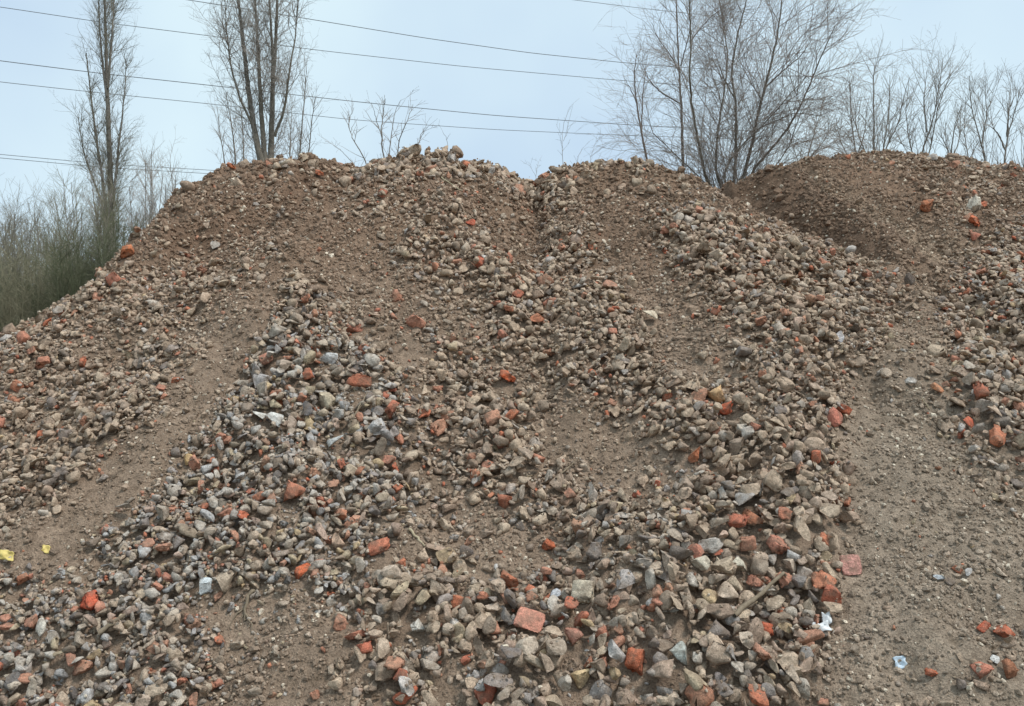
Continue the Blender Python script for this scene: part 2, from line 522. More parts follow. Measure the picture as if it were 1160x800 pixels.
def stone_shape(seed, sub, cuts, dissolve, rough=0.05):
    r = np.random.default_rng(seed)
    bm = bmesh.new()
    bmesh.ops.create_icosphere(bm, subdivisions=sub, radius=1.0)
    P = np.array([v.co[:] for v in bm.verts])
    for _ in range(cuts):
        nrm = r.normal(size=3); nrm /= np.linalg.norm(nrm)
        d = r.uniform(0.24, 0.54)
        s = P @ nrm - d
        P = P - np.outer(np.clip(s, 0, None), nrm)
    k = r.normal(size=(4, 3)) * 2.2; ph = r.uniform(0, 6, 4)
    P = P * (1 + rough * np.sin(P @ k.T + ph).sum(1)[:, None])
    P = P * np.array([1.0, r.uniform(0.55, 0.95), r.uniform(0.36, 0.74)])
    P -= P.mean(0)
    P /= np.abs(P).max()
    for v, c in zip(bm.verts, P): v.co = c
    if dissolve:
        bmesh.ops.dissolve_limit(bm, angle_limit=R(dissolve), verts=bm.verts[:], edges=bm.edges[:])
    out = tri_arrays(bm); bm.free()
    return out

def brick_shape(seed, dims, cuts, n=4, rough=0.055):
    r = np.random.default_rng(seed)
    bm = bmesh.new()
    bmesh.ops.create_cube(bm, size=2.0)
    bmesh.ops.subdivide_edges(bm, edges=bm.edges[:], cuts=n, use_grid_fill=True)
    P = np.array([v.co[:] for v in bm.verts])
    P = np.sign(P) * np.abs(P)
    q = np.linalg.norm(P / 1.0, ord=9, axis=1)[:, None]
    P = P / q * 1.0                        # softened arrises
    P = P * np.array(dims)
    for _ in range(cuts):
        nrm = r.normal(size=3); nrm[2] *= 0.6; nrm /= np.linalg.norm(nrm)
        ext = np.abs(P @ nrm).max()
        s = P @ nrm - ext * r.uniform(0.25, 0.6)
        m = s > 0
        P = P - np.outer(np.clip(s, 0, None), nrm)
        P[m] += r.normal(size=(m.sum(), 3)) * rough
    P += r.normal(size=P.shape) * 0.02
    P -= P.mean(0); P /= np.abs(P).max()
    for v, c in zip(bm.verts, P): v.co = c
    bmesh.ops.dissolve_limit(bm, angle_limit=R(6), verts=bm.verts[:], edges=bm.edges[:])
    out = tri_arrays(bm); bm.free()
    return out

def hull_shape(seed, npts=9):
    r = np.random.default_rng(seed)
    P = r.normal(size=(npts, 3)); P /= np.linalg.norm(P, axis=1)[:, None]
    P *= np.array([1, r.uniform(0.6, 0.95), r.uniform(0.4, 0.8)])
    bm = bmesh.new()
    for c in P: bm.verts.new(c)
    res = bmesh.ops.convex_hull(bm, input=bm.verts[:])
    bmesh.ops.delete(bm, geom=[g for g in res['geom_interior'] if isinstance(g, bmesh.types.BMVert)], context='VERTS')
    out = tri_arrays(bm); bm.free()
    return out

BIG = [stone_shape(100 + i, 3, 9 + i % 6, 9, 0.018) for i in range(22)]
MED = [stone_shape(200 + i, 2, 9 + i % 6, 20, 0.012) for i in range(26)]
PEB = [hull_shape(300 + i, 14) for i in range(14)]
BRK = [brick_shape(500 + i, d, c) for i, (d, c) in enumerate([((1, .75, .5), 2), ((1, .6, .5), 3), ((1, .9, .4), 3), ((1, .8, .7), 5), ((1, .5, .35), 3), ((1, .85, .25), 3), ((1, .7, .6), 6), ((1, .95, .8), 4)])]

def shared(name, shapes, mat):
    out = []
    for V_, F_ in shapes:
        me = mesh_arrays(name, V_, F_)
        me.materials.append(mat)
        out.append(me)
    return out
BIG_ME = shared('stone', BIG, M_STONE)
BRK_ME = shared('brick_fragment', BRK, M_BRICK)

def rot_from(normal, spin, tilt):
    """turn the shape's z axis towards the slope normal, spun and tipped at random"""
    q = Vector((0, 0, 1)).rotation_difference(Vector(normal))
    m = q.to_matrix() @ Matrix.Rotation(tilt[0], 3, 'X') @ Matrix.Rotation(tilt[1], 3, 'Y') @ Matrix.Rotation(spin, 3, 'Z')
    return np.array(m)

def slope_normal(x, y, field=None):
    F_ = SOILH if field is None else field
    i, j = hidx(np.array([x]), np.array([y])); i = int(i[0]); j = int(j[0])
    k = 8
    i0, i1 = max(i - k, 0), min(i + k, gnx - 1); j0, j1 = max(j - k, 0), min(j + k, gny - 1)
    dx = (F_[i1, j] - F_[i0, j]) / ((i1 - i0) * CELL); dy = (F_[i, j1] - F_[i, j0]) / ((j1 - j0) * CELL)
    nrm = np.array([-dx, -dy, 1.0])
    return nrm / np.linalg.norm(nrm)

def settle(x, y, r, q=0.72, sink=0.2, top=0.075):
    """rest a ball of radius r on the height map at x, y; returns its centre height"""
    k = int(math.ceil(r / CELL))
    i = int((x - GX0) / CELL); j = int((y - GY0) / CELL)
    i0, i1, j0, j1 = max(i - k, 0), min(i + k + 1, gnx), max(j - k, 0), min(j + k + 1, gny)
    if i1 - i0 < 1 or j1 - j0 < 1: return None
    d2 = (gx[i0:i1, None] - x) ** 2 + (gy[None, j0:j1] - y) ** 2
    m = d2 < r * r
    cap = np.sqrt(np.clip(r * r - d2, 0, None))
    h = H[i0:i1, j0:j1]
    vals = (h + cap)[m]
    if vals.size == 0: return None
    vals.sort()
    z = float(vals[int(q * (vals.size - 1))]) - sink * r
    if z - r - float(SOILH[i, j]) > top: return None
    H[i0:i1, j0:j1] = np.where(m, np.maximum(h, z + cap * 0.9), h)
    return z

# ------------------------------------------------------------------ scatter the stones
PAL_DUSTY = [lin(128, 115, 100), lin(138, 125, 109), lin(120, 108, 95), lin(132, 122, 109), lin(114, 103, 92), lin(146, 133, 116), lin(112, 98, 86), lin(150, 138, 121)]
PAL_CLEAN = [lin(140, 131, 118), lin(124, 119, 112), lin(152, 146, 135), lin(112, 107, 101), lin(130, 130, 128), lin(148, 136, 118), lin(162, 156, 145),
             lin(102, 100, 98), lin(152, 140, 117), lin(132, 115, 103), lin(122, 122, 120), lin(168, 163, 153), lin(128, 118, 105), lin(146, 134, 119), lin(94, 90, 87), lin(136, 125, 112), lin(138, 124, 108), lin(134, 126, 114)]
PAL_RED = [lin(190, 98, 70), lin(172, 92, 72), lin(196, 112, 82), lin(160, 98, 82), lin(184, 124, 104), lin(142, 92, 78), lin(160, 110, 92), lin(150, 104, 88)]
AL = 2.62        # picture value to surface colour under this sky

def scatter(n, dmin, dmax, sig_, region, mult, cov_pow):
    """candidates in plan, kept where the photograph is that stony"""
    x = rng.uniform(GX0 + 0.1, GX1 - 0.1, n); y = rng.uniform(GY0 + 0.1, GY1 - 0.1, n)
    i, j = hidx(x, y)
    u, v = GU[i, j], GV[i, j]
    s = size_at(u, v) * mult
    d = np.clip(s * np.exp(rng.normal(0, sig_, n)), dmin, dmax)
    cov = grid_at(u, np.maximum(v, 165)) + 0.10 * vnoise(x, y, 0.25, 11) + 0.13 * vnoise(x, y, 0.55, 12)
    cov = cov + runs_at(u, v)
    cov = np.clip(cov, 0, 1)
    cov = np.maximum(np.clip((cov - 0.14) / 0.76, 0, 1) ** cov_pow, 0.05 * np.clip(cov * 6, 0, 1))
    return x, y, u, v, d, cov

BOUND_TOP = np.interp(GXX[:, 0], cp[:, 0], cp[:, 1])
def in_reach(x, y, u, v):
    yc = np.interp(x, cp[:, 0], cp[:, 1])
    i, j = hidx(x, y)
    back = np.where(OWN1[i, j], y > yc + 0.35, y > 13.4)
    return (u > -110) & (u < 1270) & (v < 860) & (~back) & (SOILH[i, j] > 0.01)

stones = []       # x, y, d, u, v, kind
x, y, u, v, d, cov = scatter(420000, 0.03, 0.14, 0.36, 'all', 1.0, 2.2)
ok = in_reach(x, y, u, v)
prob = cov * (1 + 0.7 * cov * cov) * 3.5e-3 / (d * d)
ok &= rng.random(len(x)) < np.clip(prob, 0, 1)
for a in np.nonzero(ok)[0]:
    stones.append((x[a], y[a], d[a], u[a], v[a]))
n_main = len(stones)
# smaller pieces that fill the gaps where the rubble lies thick
x, y, u, v, d, cov = scatter(420000, 0.02, 0.07, 0.28, 'all', 0.55, 2.4)
ok = in_reach(x, y, u, v)
ok &= rng.random(len(x)) < np.clip(cov * 1.25e-3 / (d * d), 0, 1)
for a in np.nonzero(ok)[0]:
    stones.append((x[a], y[a], d[a], u[a], v[a]))

# ---- standout debris, one by one: (column, row, width px, height px, shape, colour, name, category, label)
O1, O2, O3 = (206, 92, 58), (196, 100, 70), (190, 84, 58)
SPECIAL = [
 (102, 688, 22, 22, 'brick3', (205, 84, 60), 'brick_fragment', 'brick', 'bright red brick chunk with a paler side, alone on soil near the lower left corner'),
 (331, 566, 26, 26, 'brick0', (196, 124, 100), 'brick_fragment', 'brick', 'squarish salmon brick block, biggest brick in the clean grey gravel on the left'),
 (341, 654, 22, 18, 'stone3', (205, 96, 60), 'brick_fragment', 'brick', 'rounded vivid orange brick lump at the lower edge of the clean grey gravel'),
 (600, 710, 32, 24, 'tile', (206, 142, 122), 'tile_fragment', 'tile', 'flat pale pink tile slab facing the viewer near the bottom centre'),
 (650, 729, 28, 22, 'stone5', (186, 128, 112), 'brick_fragment', 'brick', 'rough dull pink brick lump just right of the flat pink tile'),
 (720, 758, 20, 28, 'brick1', (190, 98, 70), 'brick_fragment', 'brick', 'upright orange brick block near the bottom edge, left of the blue-green stone'),
 (851, 598, 26, 18, 'brick0', (186, 118, 90), 'brick_fragment', 'brick', 'orange-brown half brick lying on large cobbles left of the bare soil fan'),
 (964, 646, 22, 22, 'tile', (150, 108, 100), 'stone_slab', 'stone', 'dusky pink slab standing at the cobbles\' edge against the bare soil fan'),
 (945, 478, 24, 22, 'stone1', (190, 112, 98), 'brick_fragment', 'brick', 'reddish pink brick lump in the cluster just left of the soil fan\'s top'),
 (822, 469, 18, 13, 'brick4', (206, 92, 62), 'brick_fragment', 'brick', 'orange-red brick piece just below the tan yellow block right of centre'),
 (811, 451, 18, 18, 'brick7', (184, 150, 112), 'stone_block', 'stone', 'tan yellow stone block just above an orange-red brick piece right of centre'),
 (575, 432, 18, 15, 'brick6', (222, 98, 56), 'brick_fragment', 'brick', 'bright orange angular brick standing out at the very centre of the heap'),
 (693, 329, 22, 18, 'stone6', (184, 132, 112), 'brick_fragment', 'brick', 'dull salmon rounded brick on the stone streak above the centre'),
 (608, 366, 19, 14, 'stone9', (196, 124, 96), 'brick_fragment', 'brick', 'smooth salmon brick lump beside a darker one, above and right of centre'),
 (1130, 503, 18, 30, 'brick4', (196, 120, 92), 'brick_fragment', 'brick', 'long orange-pink brick sliver near the right edge, pointing downhill'),
 (1099, 484, 18, 17, 'stone2', (206, 96, 72), 'brick_fragment', 'brick', 'rounded orange-red brick uphill of the long brick sliver at the right edge'),
 (1049, 237, 13, 14, 'brick3', (180, 108, 78), 'brick_fragment', 'brick', 'orange-brown brick block on the farther heap, left of the pale concrete block'),
 (1104, 254, 13, 13, 'brick6', (206, 106, 72), 'brick_fragment', 'brick', 'small orange brick on the farther heap, straight below the pale concrete block'),
 (1104, 271, 12, 10, 'stone4', (196, 118, 100), 'brick_fragment', 'brick', 'smooth salmon pebble on the farther heap, lowest below the pale concrete block'),
 (1104, 236, 14, 18, 'brick7', (172, 164, 150), 'concrete_block', 'concrete', 'pale grey upright concrete block on the farther heap near the right edge'),
 (1062, 446, 14, 12, 'brick2', (212, 142, 104), 'brick_fragment', 'brick', 'pale orange triangular brick chip alone on the bare soil ridge at right'),
 (362, 199, 9, 9, 'brick6', (200, 100, 66), 'brick_fragment', 'brick', 'tiny orange brick chip high on the leftmost top of the heap'),
 (262, 191, 10, 7, 'brick6', (200, 110, 74), 'brick_fragment', 'brick', 'small orange brick on the left skyline, below the forked poplar'),
 (143, 289, 16, 12, 'brick1', (198, 112, 74), 'brick_fragment', 'brick', 'orange brick on the upper left edge beside the green scrub'),
 (54, 369, 13, 12, 'brick4', (196, 100, 68), 'brick_fragment', 'brick', 'orange brick sliver near the left edge where the heap meets the scrub'),
 (1115, 713, 18, 9, 'brick5', (190, 84, 62), 'brick_fragment', 'brick', 'flat dark red brick chip on the bare soil, lower right'),
 (1055, 769, 14, 10, 'brick6', (212, 100, 66), 'brick_fragment', 'brick', 'small bright orange brick chip on bare soil at the bottom right'),
 (865, 718, 20, 15, 'brick1', (196, 92, 66), 'brick_fragment', 'brick', 'orange-red brick among cobbles just below the dead branch'),
 (430, 627, 28, 15, 'brick5', (186, 108, 86), 'brick_fragment', 'brick', 'flat terracotta slab at the right border of the clean grey gravel'),
 (517, 688, 18, 17, 'stone7', (192, 112, 84), 'brick_fragment', 'brick', 'two-toned orange cobble left of the flat pink tile and above the white stone'),
 (570, 570, 18, 16, 'brick7', (158, 92, 74), 'brick_fragment', 'brick', 'dark red-brown brick alone in soil below the centre'),
 (621, 623, 15, 12, 'brick3', (196, 98, 66), 'brick_fragment', 'brick', 'small orange brick on the soil between the dark red-brown brick and the pink tile'),
 (407, 440, 28, 14, 'brick2', (176, 98, 76), 'brick_fragment', 'brick', 'broken terracotta brick just right of the bright white stone'),
 (534, 256, 12, 9, 'stone8', (196, 92, 72), 'brick_fragment', 'brick', 'small red pebble high on the face below the middle top'),
 (789, 630, 20, 18, 'stone10', (180, 116, 100), 'brick_fragment', 'brick', 'dusty pink-red lump above the two cream stones in the large cobbles'),
 (787, 524, 20, 15, 'stone11', (182, 106, 74), 'brick_fragment', 'brick', 'rust orange lump in the large cobbles below the tan yellow block'),
 (1144, 764, 16, 22, 'brick0', (158, 100, 76), 'brick_fragment', 'brick', 'brown brick block near the bottom right corner'),
 (1082, 190, 16, 9, 'brick0', (170, 118, 98), 'brick_fragment', 'brick', 'pinkish brown brick on the skyline of the farther heap'),
 (373, 413, 20, 13, 'stone12', (232, 232, 230), 'stone', 'stone', 'bright white angular stone at the top of the clean grey gravel'),
 (312, 484, 24, 20, 'stone13', (182, 180, 174), 'stone', 'stone', 'large pale grey angular stone in the left of the clean gravel'),
 (294, 478, 20, 14, 'stone14', (164, 164, 158), 'stone', 'stone', 'smaller pale grey stone touching the large pale one in the clean gravel'),
 (370, 461, 22, 20, 'stone15', (188, 174, 150), 'stone', 'stone', 'cream lumpy stone straight below the bright white stone'),
 (378, 508, 28, 12, 'stone16', (176, 176, 172), 'stone', 'stone', 'long pale bluish stone in the middle of the clean gravel'),
 (233, 671, 14, 22, 'stone17', (170, 178, 180), 'stone', 'stone', 'pale blue-white upright stone above the soil patch at lower left'),
 (45, 719, 15, 22, 'stone18', (190, 184, 172), 'stone', 'stone', 'pale upright slab in the gravel at the lower left corner'),
 (474, 720, 20, 16, 'stone19', (226, 220, 208), 'stone', 'stone', 'smooth white stone near the bottom, left of the flat pink tile'),
 (952, 385, 10, 16, 'stone20', (236, 232, 232), 'stone', 'stone', 'white oval stone on the right-hand ridge slope'),
 (1031, 436, 14, 9, 'stone21', (230, 222, 212), 'stone', 'stone', 'white stone at the top of the bare soil fan'),
 (838, 650, 22, 16, 'stone0', (226, 216, 194), 'stone', 'stone', 'flat cream white stone in the large cobbles, right of the rounded cream one'),
 (795, 648, 20, 19, 'stone4', (204, 194, 174), 'stone', 'stone', 'rounded cream cobble left of the flat cream white stone'),
 (737, 361, 22, 18, 'stone8', (178, 166, 146), 'stone', 'stone', 'pale beige stone at the right end of the upper stone streak'),
 (772, 752, 28, 24, 'stone2', (138, 146, 142), 'stone', 'stone', 'blue-green grey stone at the bottom, right of the upright orange brick'),
 (631, 678, 16, 13, 'stone6', (140, 144, 148), 'stone', 'stone', 'dark bluish flat stone left of the large pale slab'),
 (661, 681, 28, 24, 'brick5', (166, 156, 138), 'stone_slab', 'stone', 'large flat pale slab tilted forward above the pink brick lump'),
 (214, 526, 16, 14, 'stone10', (176, 146, 104), 'stone', 'stone', 'ochre yellow stone on the soil spur left of the clean gravel'),
 (1030, 319, 16, 14, 'stone1', (56, 54, 54), 'stone', 'stone', 'black lump on the ridge end behind the right-hand stones'),
 (985, 340, 18, 13, 'stone5', (64, 62, 62), 'stone', 'stone', 'black crumbly lump on the right-hand ridge, left of the other black lump'),
 (656, 775, 20, 26, 'stone9', (172, 150, 116), 'stone', 'stone', 'tan upright stone at the bottom edge left of the upright orange brick'),
 (384, 621, 20, 22, 'stone3', (188, 158, 136), 'stone', 'stone', 'pale pinkish cream cobble left of the flat terracotta slab'),
 (1097, 652, 14, 8, 'stone7', (150, 152, 152), 'stone', 'stone', 'small grey oval pebble on the bare soil fan, right of a bluish one'),
 (1064, 658, 13, 8, 'stone11', (158, 164, 168), 'stone', 'stone', 'small pale bluish pebble on the bare soil fan'),
 (1127, 752, 10, 9, 'stone12', (226, 224, 218), 'stone', 'stone', 'small white pebble left of the brown brick near the bottom right corner'),
]
spec_xy = []
for s in SPECIAL:
    spec_xy.append(first_hit(s[0], s[1] + s[3] * 0.25, SOILH))
SPX = np.array(spec_xy)
SPR = np.array([0.5 * max(s[2], s[3]) / FPX * p_[1] for s, p_ in zip(SPECIAL, spec_xy)])

order = np.concatenate([rng.permutation(n_main), n_main + rng.permutation(len(stones) - n_main)])
half = n_main // 2
order = np.concatenate([order[:half], rng.permutation(order[half:])])
records = []
for a in order:
    x0, y0, d0, u0, v0 = stones[a]
    near = (SPX[:, 0] - x0) ** 2 + (SPX[:, 1] - y0) ** 2 < (SPR * 0.75 + d0 * 0.35) ** 2
    near |= (SPX[:, 0] - x0) ** 2 + (SPX[:, 1] - SPR * 1.2 - y0) ** 2 < (SPR * 0.7 + d0 * 0.3) ** 2
    if near.any() and d0 > 0.03: continue
    crest_d = float(np.interp(x0, cp[:, 0], cp[:, 1])) - y0
    on_top = crest_d < 0.5 and x0 < 2.6 or y0 > 12.3
    if on_top:                                # few, larger and well bedded along the tops
        if d0 < 0.05 and a % 3: continue
        d0 *= 1.45
    r = d0 * 0.335
    z = settle(x0, y0, r, 0.5, 0.45, 0.012) if on_top else settle(x0, y0, r, top=0.045 + 0.45 * d0)
    if z is None: continue
    records.append((x0, y0, z, d0, u0, v0))
REC = np.array(records)
bi, bj = hidx(REC[:, 0], REC[:, 1])
REC = REC[H[bi, bj] < REC[:, 2] + REC[:, 3] * 0.62]
PU = UC + FPX * REC[:, 0] / REC[:, 1]; PV = VH - FPX * (REC[:, 2] - CAMZ) / REC[:, 1]
PSZ = REC[:, 3] / REC[:, 1] * FPX

def pick_color(cl, r):
    isred = r.random() < (0.042 + 0.055 * cl)
    if isred:
        k = r.uniform(0.25, 0.75)
        return (PAL_RED[r.integers(len(PAL_RED))] * (1 - k) + lin(142, 118, 97) * k) * r.uniform(0.8, 1.1) * AL * 0.86, True
    if r.random() < cl * 0.85:
        c = PAL_CLEAN[r.integers(len(PAL_CLEAN))] * r.uniform(0.48, 1.42)
        if r.random() < 0.045: c = lin(182, 178, 170) * r.uniform(0.8, 1.1)
        if r.random() < 0.018: c = lin(160, 142, 112) * r.uniform(0.8, 1.1)
    else:
        c = PAL_DUSTY[r.integers(len(PAL_DUSTY))] * r.uniform(0.62, 1.30)
        if r.random() < 0.03: c = lin(78, 76, 76)
    k = 0.06 + 0.22 * (1 - cl)
    c = c * (1 - k) + lin(134, 120, 104) * k
    return c * AL, False

crng = np.random.default_rng(21)
cols, reds = [], []
CLN = clean_at(PU, PV)
for a in range(len(REC)):
    c, isr = pick_color(CLN[a], crng)
    cols.append(c * min(1.0, 0.6 / c.max())); reds.append(isr)
reds_ = np.array(reds)
cols = np.array(cols) * (np.array([1.015, 0.975, 0.965]) + (1 - CLN)[:, None] * np.array([0.035, 0.0, -0.03])); reds = np.array(reds)
i_, j_ = hidx(REC[:, 0], REC[:, 1])
own_a = OWN1[i_, j_]
inview = (PU > -5) & (PU < 1165) & (PV < 805) & (PV > 150)
# a stone that later stones buried does not show: look from the eye along the height map
def visible(a):
    x0, y0, z0, d0 = REC[a, :4]
    t = np.linspace(0.62, 0.985, 60)
    top = z0 + d0 * 0.28
    xs_, ys_, zs_ = x0 * t, y0 * t, CAMZ + (top - CAMZ) * t
    m = ys_ > GY0 + 0.02
    if not m.any(): return True
    i, j = hidx(xs_[m], ys_[m])
    i2, j2 = hidx(np.array([x0]), np.array([y0]))
    if H[i2[0], j2[0]] > z0 + d0 * 0.55: return False
    return not (H[i, j] > zs_[m] + 0.02).any()

as_part = np.zeros(len(REC), bool)
for ow in (True, False):
    for isr in (True, False):
        c = np.nonzero((own_a == ow) & (reds == isr) & inview & (PSZ > 7))[0]
        c = c[np.argsort(-PSZ[c])]
        n_ = 0
        for a in c:
            if n_ >= 300: break
            if visible(a):
                as_part[a] = True; n_ += 1

def normal_of(x0, y0): return slope_normal(x0, y0)

for a in np.nonzero(as_part)[0]:
    x0, y0, z0, d0 = REC[a, :4]
    heap = heap_a if own_a[a] else heap_b
    if reds[a]:
        me = BRK_ME[crng.integers(len(BRK_ME))]; nm = 'brick_fragment'
    else:
        me = BIG_ME[crng.integers(len(BIG_ME))]; nm = 'stone'
    o = bpy.data.objects.new(nm, me)
    COL.objects.link(o)
    o.parent = heap
    M = rot_from(normal_of(x0, y0), crng.uniform(0, 6.28), crng.normal(0, 0.45, 2))
    s = d0 * 0.5 * crng.uniform(0.92, 1.1)
    sc = np.diag([s, s * crng.uniform(0.85, 1.1), s * crng.uniform(0.85, 1.15)])
    m4 = Matrix((M @ sc).tolist()).to_4x4()
    m4.translation = Vector((x0, y0, z0)) - heap.location
    o.matrix_local = m4
    o.color = (*cols[a], 1)

def merged(name, P, N, D, C, shapes, mat, heap, tilt_s):
    """many small pieces joined into one mesh, each with its own colour"""
    k = len(shapes)
    pick = crng.integers(0, k, len(P))
    Vs, Fs, Cs = [], [], []
    off = 0
    for s in range(k):
        idx = np.nonzero(pick == s)[0]
        if len(idx) == 0: continue
        sv, sf = shapes[s]
        m = len(idx)
        # random frames about the slope normal
        nz_ = N[idx] + crng.normal(0, tilt_s, (m, 3)); nz_ /= np.linalg.norm(nz_, axis=1)[:, None]
        t = crng.normal(size=(m, 3)); ax = np.cross(t, nz_); ax /= np.linalg.norm(ax, axis=1)[:, None]
        ay = np.cross(nz_, ax)
        sc = (D[idx] * 0.5)[:, None] * crng.uniform(0.85, 1.15, (m, 3))
        B = np.stack([ax * sc[:, :1], ay * sc[:, 1:2], nz_ * sc[:, 2:3]], 1)
        W = np.einsum('vk,mkc->mvc', sv, B) + P[idx][:, None, :]
        Vs.append(W.reshape(-1, 3))
        Fs.append((sf[None] + (np.arange(m) * len(sv))[:, None, None] + off).reshape(-1, 3))
        Cs.append(np.repeat(C[idx], len(sv), 0))
        off += m * len(sv)
    V_ = np.concatenate(Vs) - np.array(heap.location)
    o = link(name, mesh_arrays(name, V_, np.concatenate(Fs), np.concatenate(Cs)), mat, heap)
    o['kind'] = 'stuff'
    return o

def normals_at(x, y):
    i, j = hidx(x, y); k = 8
    i0, i1 = np.clip(i - k, 0, gnx - 1), np.clip(i + k, 0, gnx - 1)
    j0, j1 = np.clip(j - k, 0, gny - 1), np.clip(j + k, 0, gny - 1)
    dx = (SOILH[i1, j] - SOILH[i0, j]) / ((i1 - i0) * CELL); dy = (SOILH[i, j1] - SOILH[i, j0]) / ((j1 - j0) * CELL)
    N = np.stack([-dx, -dy, np.ones_like(dx)], -1)
    return N / np.linalg.norm(N, axis=1)[:, None]

print('stones settled', len(REC), 'as parts', as_part.sum())

# ------------------------------------------------------------------ standout debris on the heaps
def put(me, name, x0, y0, z0, M, color):
    o = bpy.data.objects.new(name, me)
    COL.objects.link(o)
    m4 = Matrix(M.tolist()).to_4x4(); m4.translation = Vector((x0, y0, z0))
    o.matrix_world = m4
    o.color = (*color, 1)
    return o

tile_V, tile_F = brick_shape(77, (1, 0.8, 0.16), 1, 4, 0.01)
tile_me = mesh_arrays('tile_fragment', tile_V, tile_F); tile_me.materials.append(M_BRICK)
WHITE_SPEC = {}
for (u0, v0, w, h, shp, rgb, nm, cat, label), (x0, y0), r0 in zip(SPECIAL, spec_xy, SPR):
    r = 0.5 * (0.5 * (w + h)) / FPX * y0 * 0.85
    z = settle(x0, y0, r, 0.75, 0.10, 9.0)
    nrm = slope_normal(x0, y0)
    if shp == 'tile':
        me = tile_me
    elif shp.startswith('brick'):
        me = BRK_ME[int(shp[5:])]
    else:
        me = BIG_ME[int(shp[5:])]
    # longest axis across or along the slope as the photograph shows it
    spin = (0.0 if w >= h else math.pi / 2) + crng.normal(0, 0.3)
    up = Vector(nrm) * 0.8 + Vector((0, -0.35, 0.0))
    M = rot_from(up.normalized(), 0, (crng.normal(0, 0.3), crng.normal(0, 0.3)))
    M = M @ np.array(Matrix.Rotation(spin, 3, 'Z'))
    dim = np.abs(np.array([v.co[:] for v in me.vertices])).max(0)
    a_ = 0.5 * max(w, h) / FPX * y0 * 1.06; b_ = 0.5 * min(w, h) / FPX * y0 * 1.12
    sx, sy = a_ / dim[0], b_ / dim[1]
    sz = min(sx, sy) if shp != 'tile' else sx
    M = M @ np.diag([sx, sy, sz])
    col_ = (lin(*rgb) * (0.72 if cat == 'brick' else 0.88) + lin(150, 122, 94) * (0.28 if cat == 'brick' else 0.12)) * (1.38 if cat in ('brick', 'tile') else AL * 0.9 if max(rgb) < 215 else 1.05)
    col_ = col_ * min(1.0, 0.78 / col_.max())
    o = put(me, nm, x0, y0, z + r * 0.3, M, col_)
    tag(o, label, cat, 'loose bricks on the heaps' if cat == 'brick' else None)

# ------------------------------------------------------------------ pebbles and grit
x, y, u, v, d, cov = scatter(420000, 0.016, 0.042, 0.30, 'all', 0.36, 1.3)
ok = in_reach(x, y, u, v)
prob = (0.28 + 0.40 * cov) * np.clip(0.55 + 0.9 * vnoise(x, y, 0.3, 31), 0.08, 1.2) * 0.26
pi_, pj_ = hidx(x, y)
ok &= rng.random(len(x)) < prob * np.where((H[pi_, pj_] - SOILH[pi_, pj_]) > 0.05, 0.3, 1.0)
for (sx_, sy_), sr_ in zip(spec_xy, SPR):
    ok &= (x - sx_) ** 2 + (y - sy_) ** 2 > (sr_ * 0.95) ** 2
idx = np.nonzero(ok)[0]
CLP = clean_at(u, v)
pp, pn, pd, pc, po = [], [], [], [], []
for a in idx:
    z = settle(x[a], y[a], d[a] * 0.34, 0.6, 0.2, 0.06)
    if z is None: continue
    pp.append((x[a], y[a], z)); pd.append(d[a]); pc.append((lambda q: q * min(1.0, 0.5 / q.max()))(pick_color(CLP[a], crng)[0]))
pp = np.array(pp); pd = np.array(pd); pc = np.array(pc) * np.array([1.05, 0.985, 0.94]); pn = normals_at(pp[:, 0], pp[:, 1])
i_, j_ = hidx(pp[:, 0], pp[:, 1]); po = OWN1[i_, j_]

n_g = 620000
x = rng.uniform(GX0 + 0.1, GX1 - 0.1, n_g); y = GY0 + 0.1 + (GY1 - GY0 - 0.2) * rng.random(n_g) ** 1.35
i_, j_ = hidx(x, y); u, v = GU[i_, j_], GV[i_, j_]
ok = in_reach(x, y, u, v)
lift_ = (H[i_, j_] - SOILH[i_, j_]) > 0.022
cl_ = np.where(lift_, 0.16, 1.0) * np.clip(0.62 + 0.7 * vnoise(x, y, 0.22, 41) + 0.3 * vnoise(x, y, 0.6, 42), 0.15, 1) * (1 - 0.55 * np.clip(grid_at(u, np.maximum(v, 165)), 0, 1))
ok &= rng.random(n_g) < cl_
x, y, u, v = x[ok], y[ok], u[ok], v[ok]
i_, j_ = hidx(x, y)
gd = np.clip(0.0155 * np.exp(rng.normal(0, 0.45, len(x))), 0.007, 0.05) * np.clip(y / 6.5, 0.85, 1.4)
gz = H[i_, j_] + gd * 0.10
base = soil_tint(u, v, x, y)
gc = base * rng.uniform(0.75, 1.55, (len(x), 1))
pale = rng.random(len(x)) < 0.10
gc[pale] = (lin(158, 147, 131) * AL)[None] * rng.uniform(0.75, 1.1, (pale.sum(), 1))
redg = rng.random(len(x)) < 0.003
gc[redg] = (lin(166, 112, 88) * AL * 0.75)[None]
n_c = 260000
xc = rng.uniform(GX0 + 0.1, GX1 - 0.1, n_c); yc_ = rng.uniform(GY0 + 0.1, GY1 - 0.1, n_c)
ic, jc = hidx(xc, yc_); uc_, vc_ = GU[ic, jc], GV[ic, jc]
cv = grid_at(uc_, np.maximum(vc_, 165))
pr = np.clip(0.30 + 0.75 * vnoise(xc, yc_, 0.28, 51) + 0.35 * vnoise(xc, yc_, 0.8, 52), 0.02, 1) * (1 - 0.75 * cv) * np.clip(0.35 + (yc_ - 4.5) * 0.16, 0.3, 1)
pr = pr * np.where((H[ic, jc] - SOILH[ic, jc]) > 0.03, 0.1, 1.0)
okc = in_reach(xc, yc_, uc_, vc_) & (rng.random(n_c) < pr)
xc, yc_, uc_, vc_, ic, jc = (q[okc] for q in (xc, yc_, uc_, vc_, ic, jc))
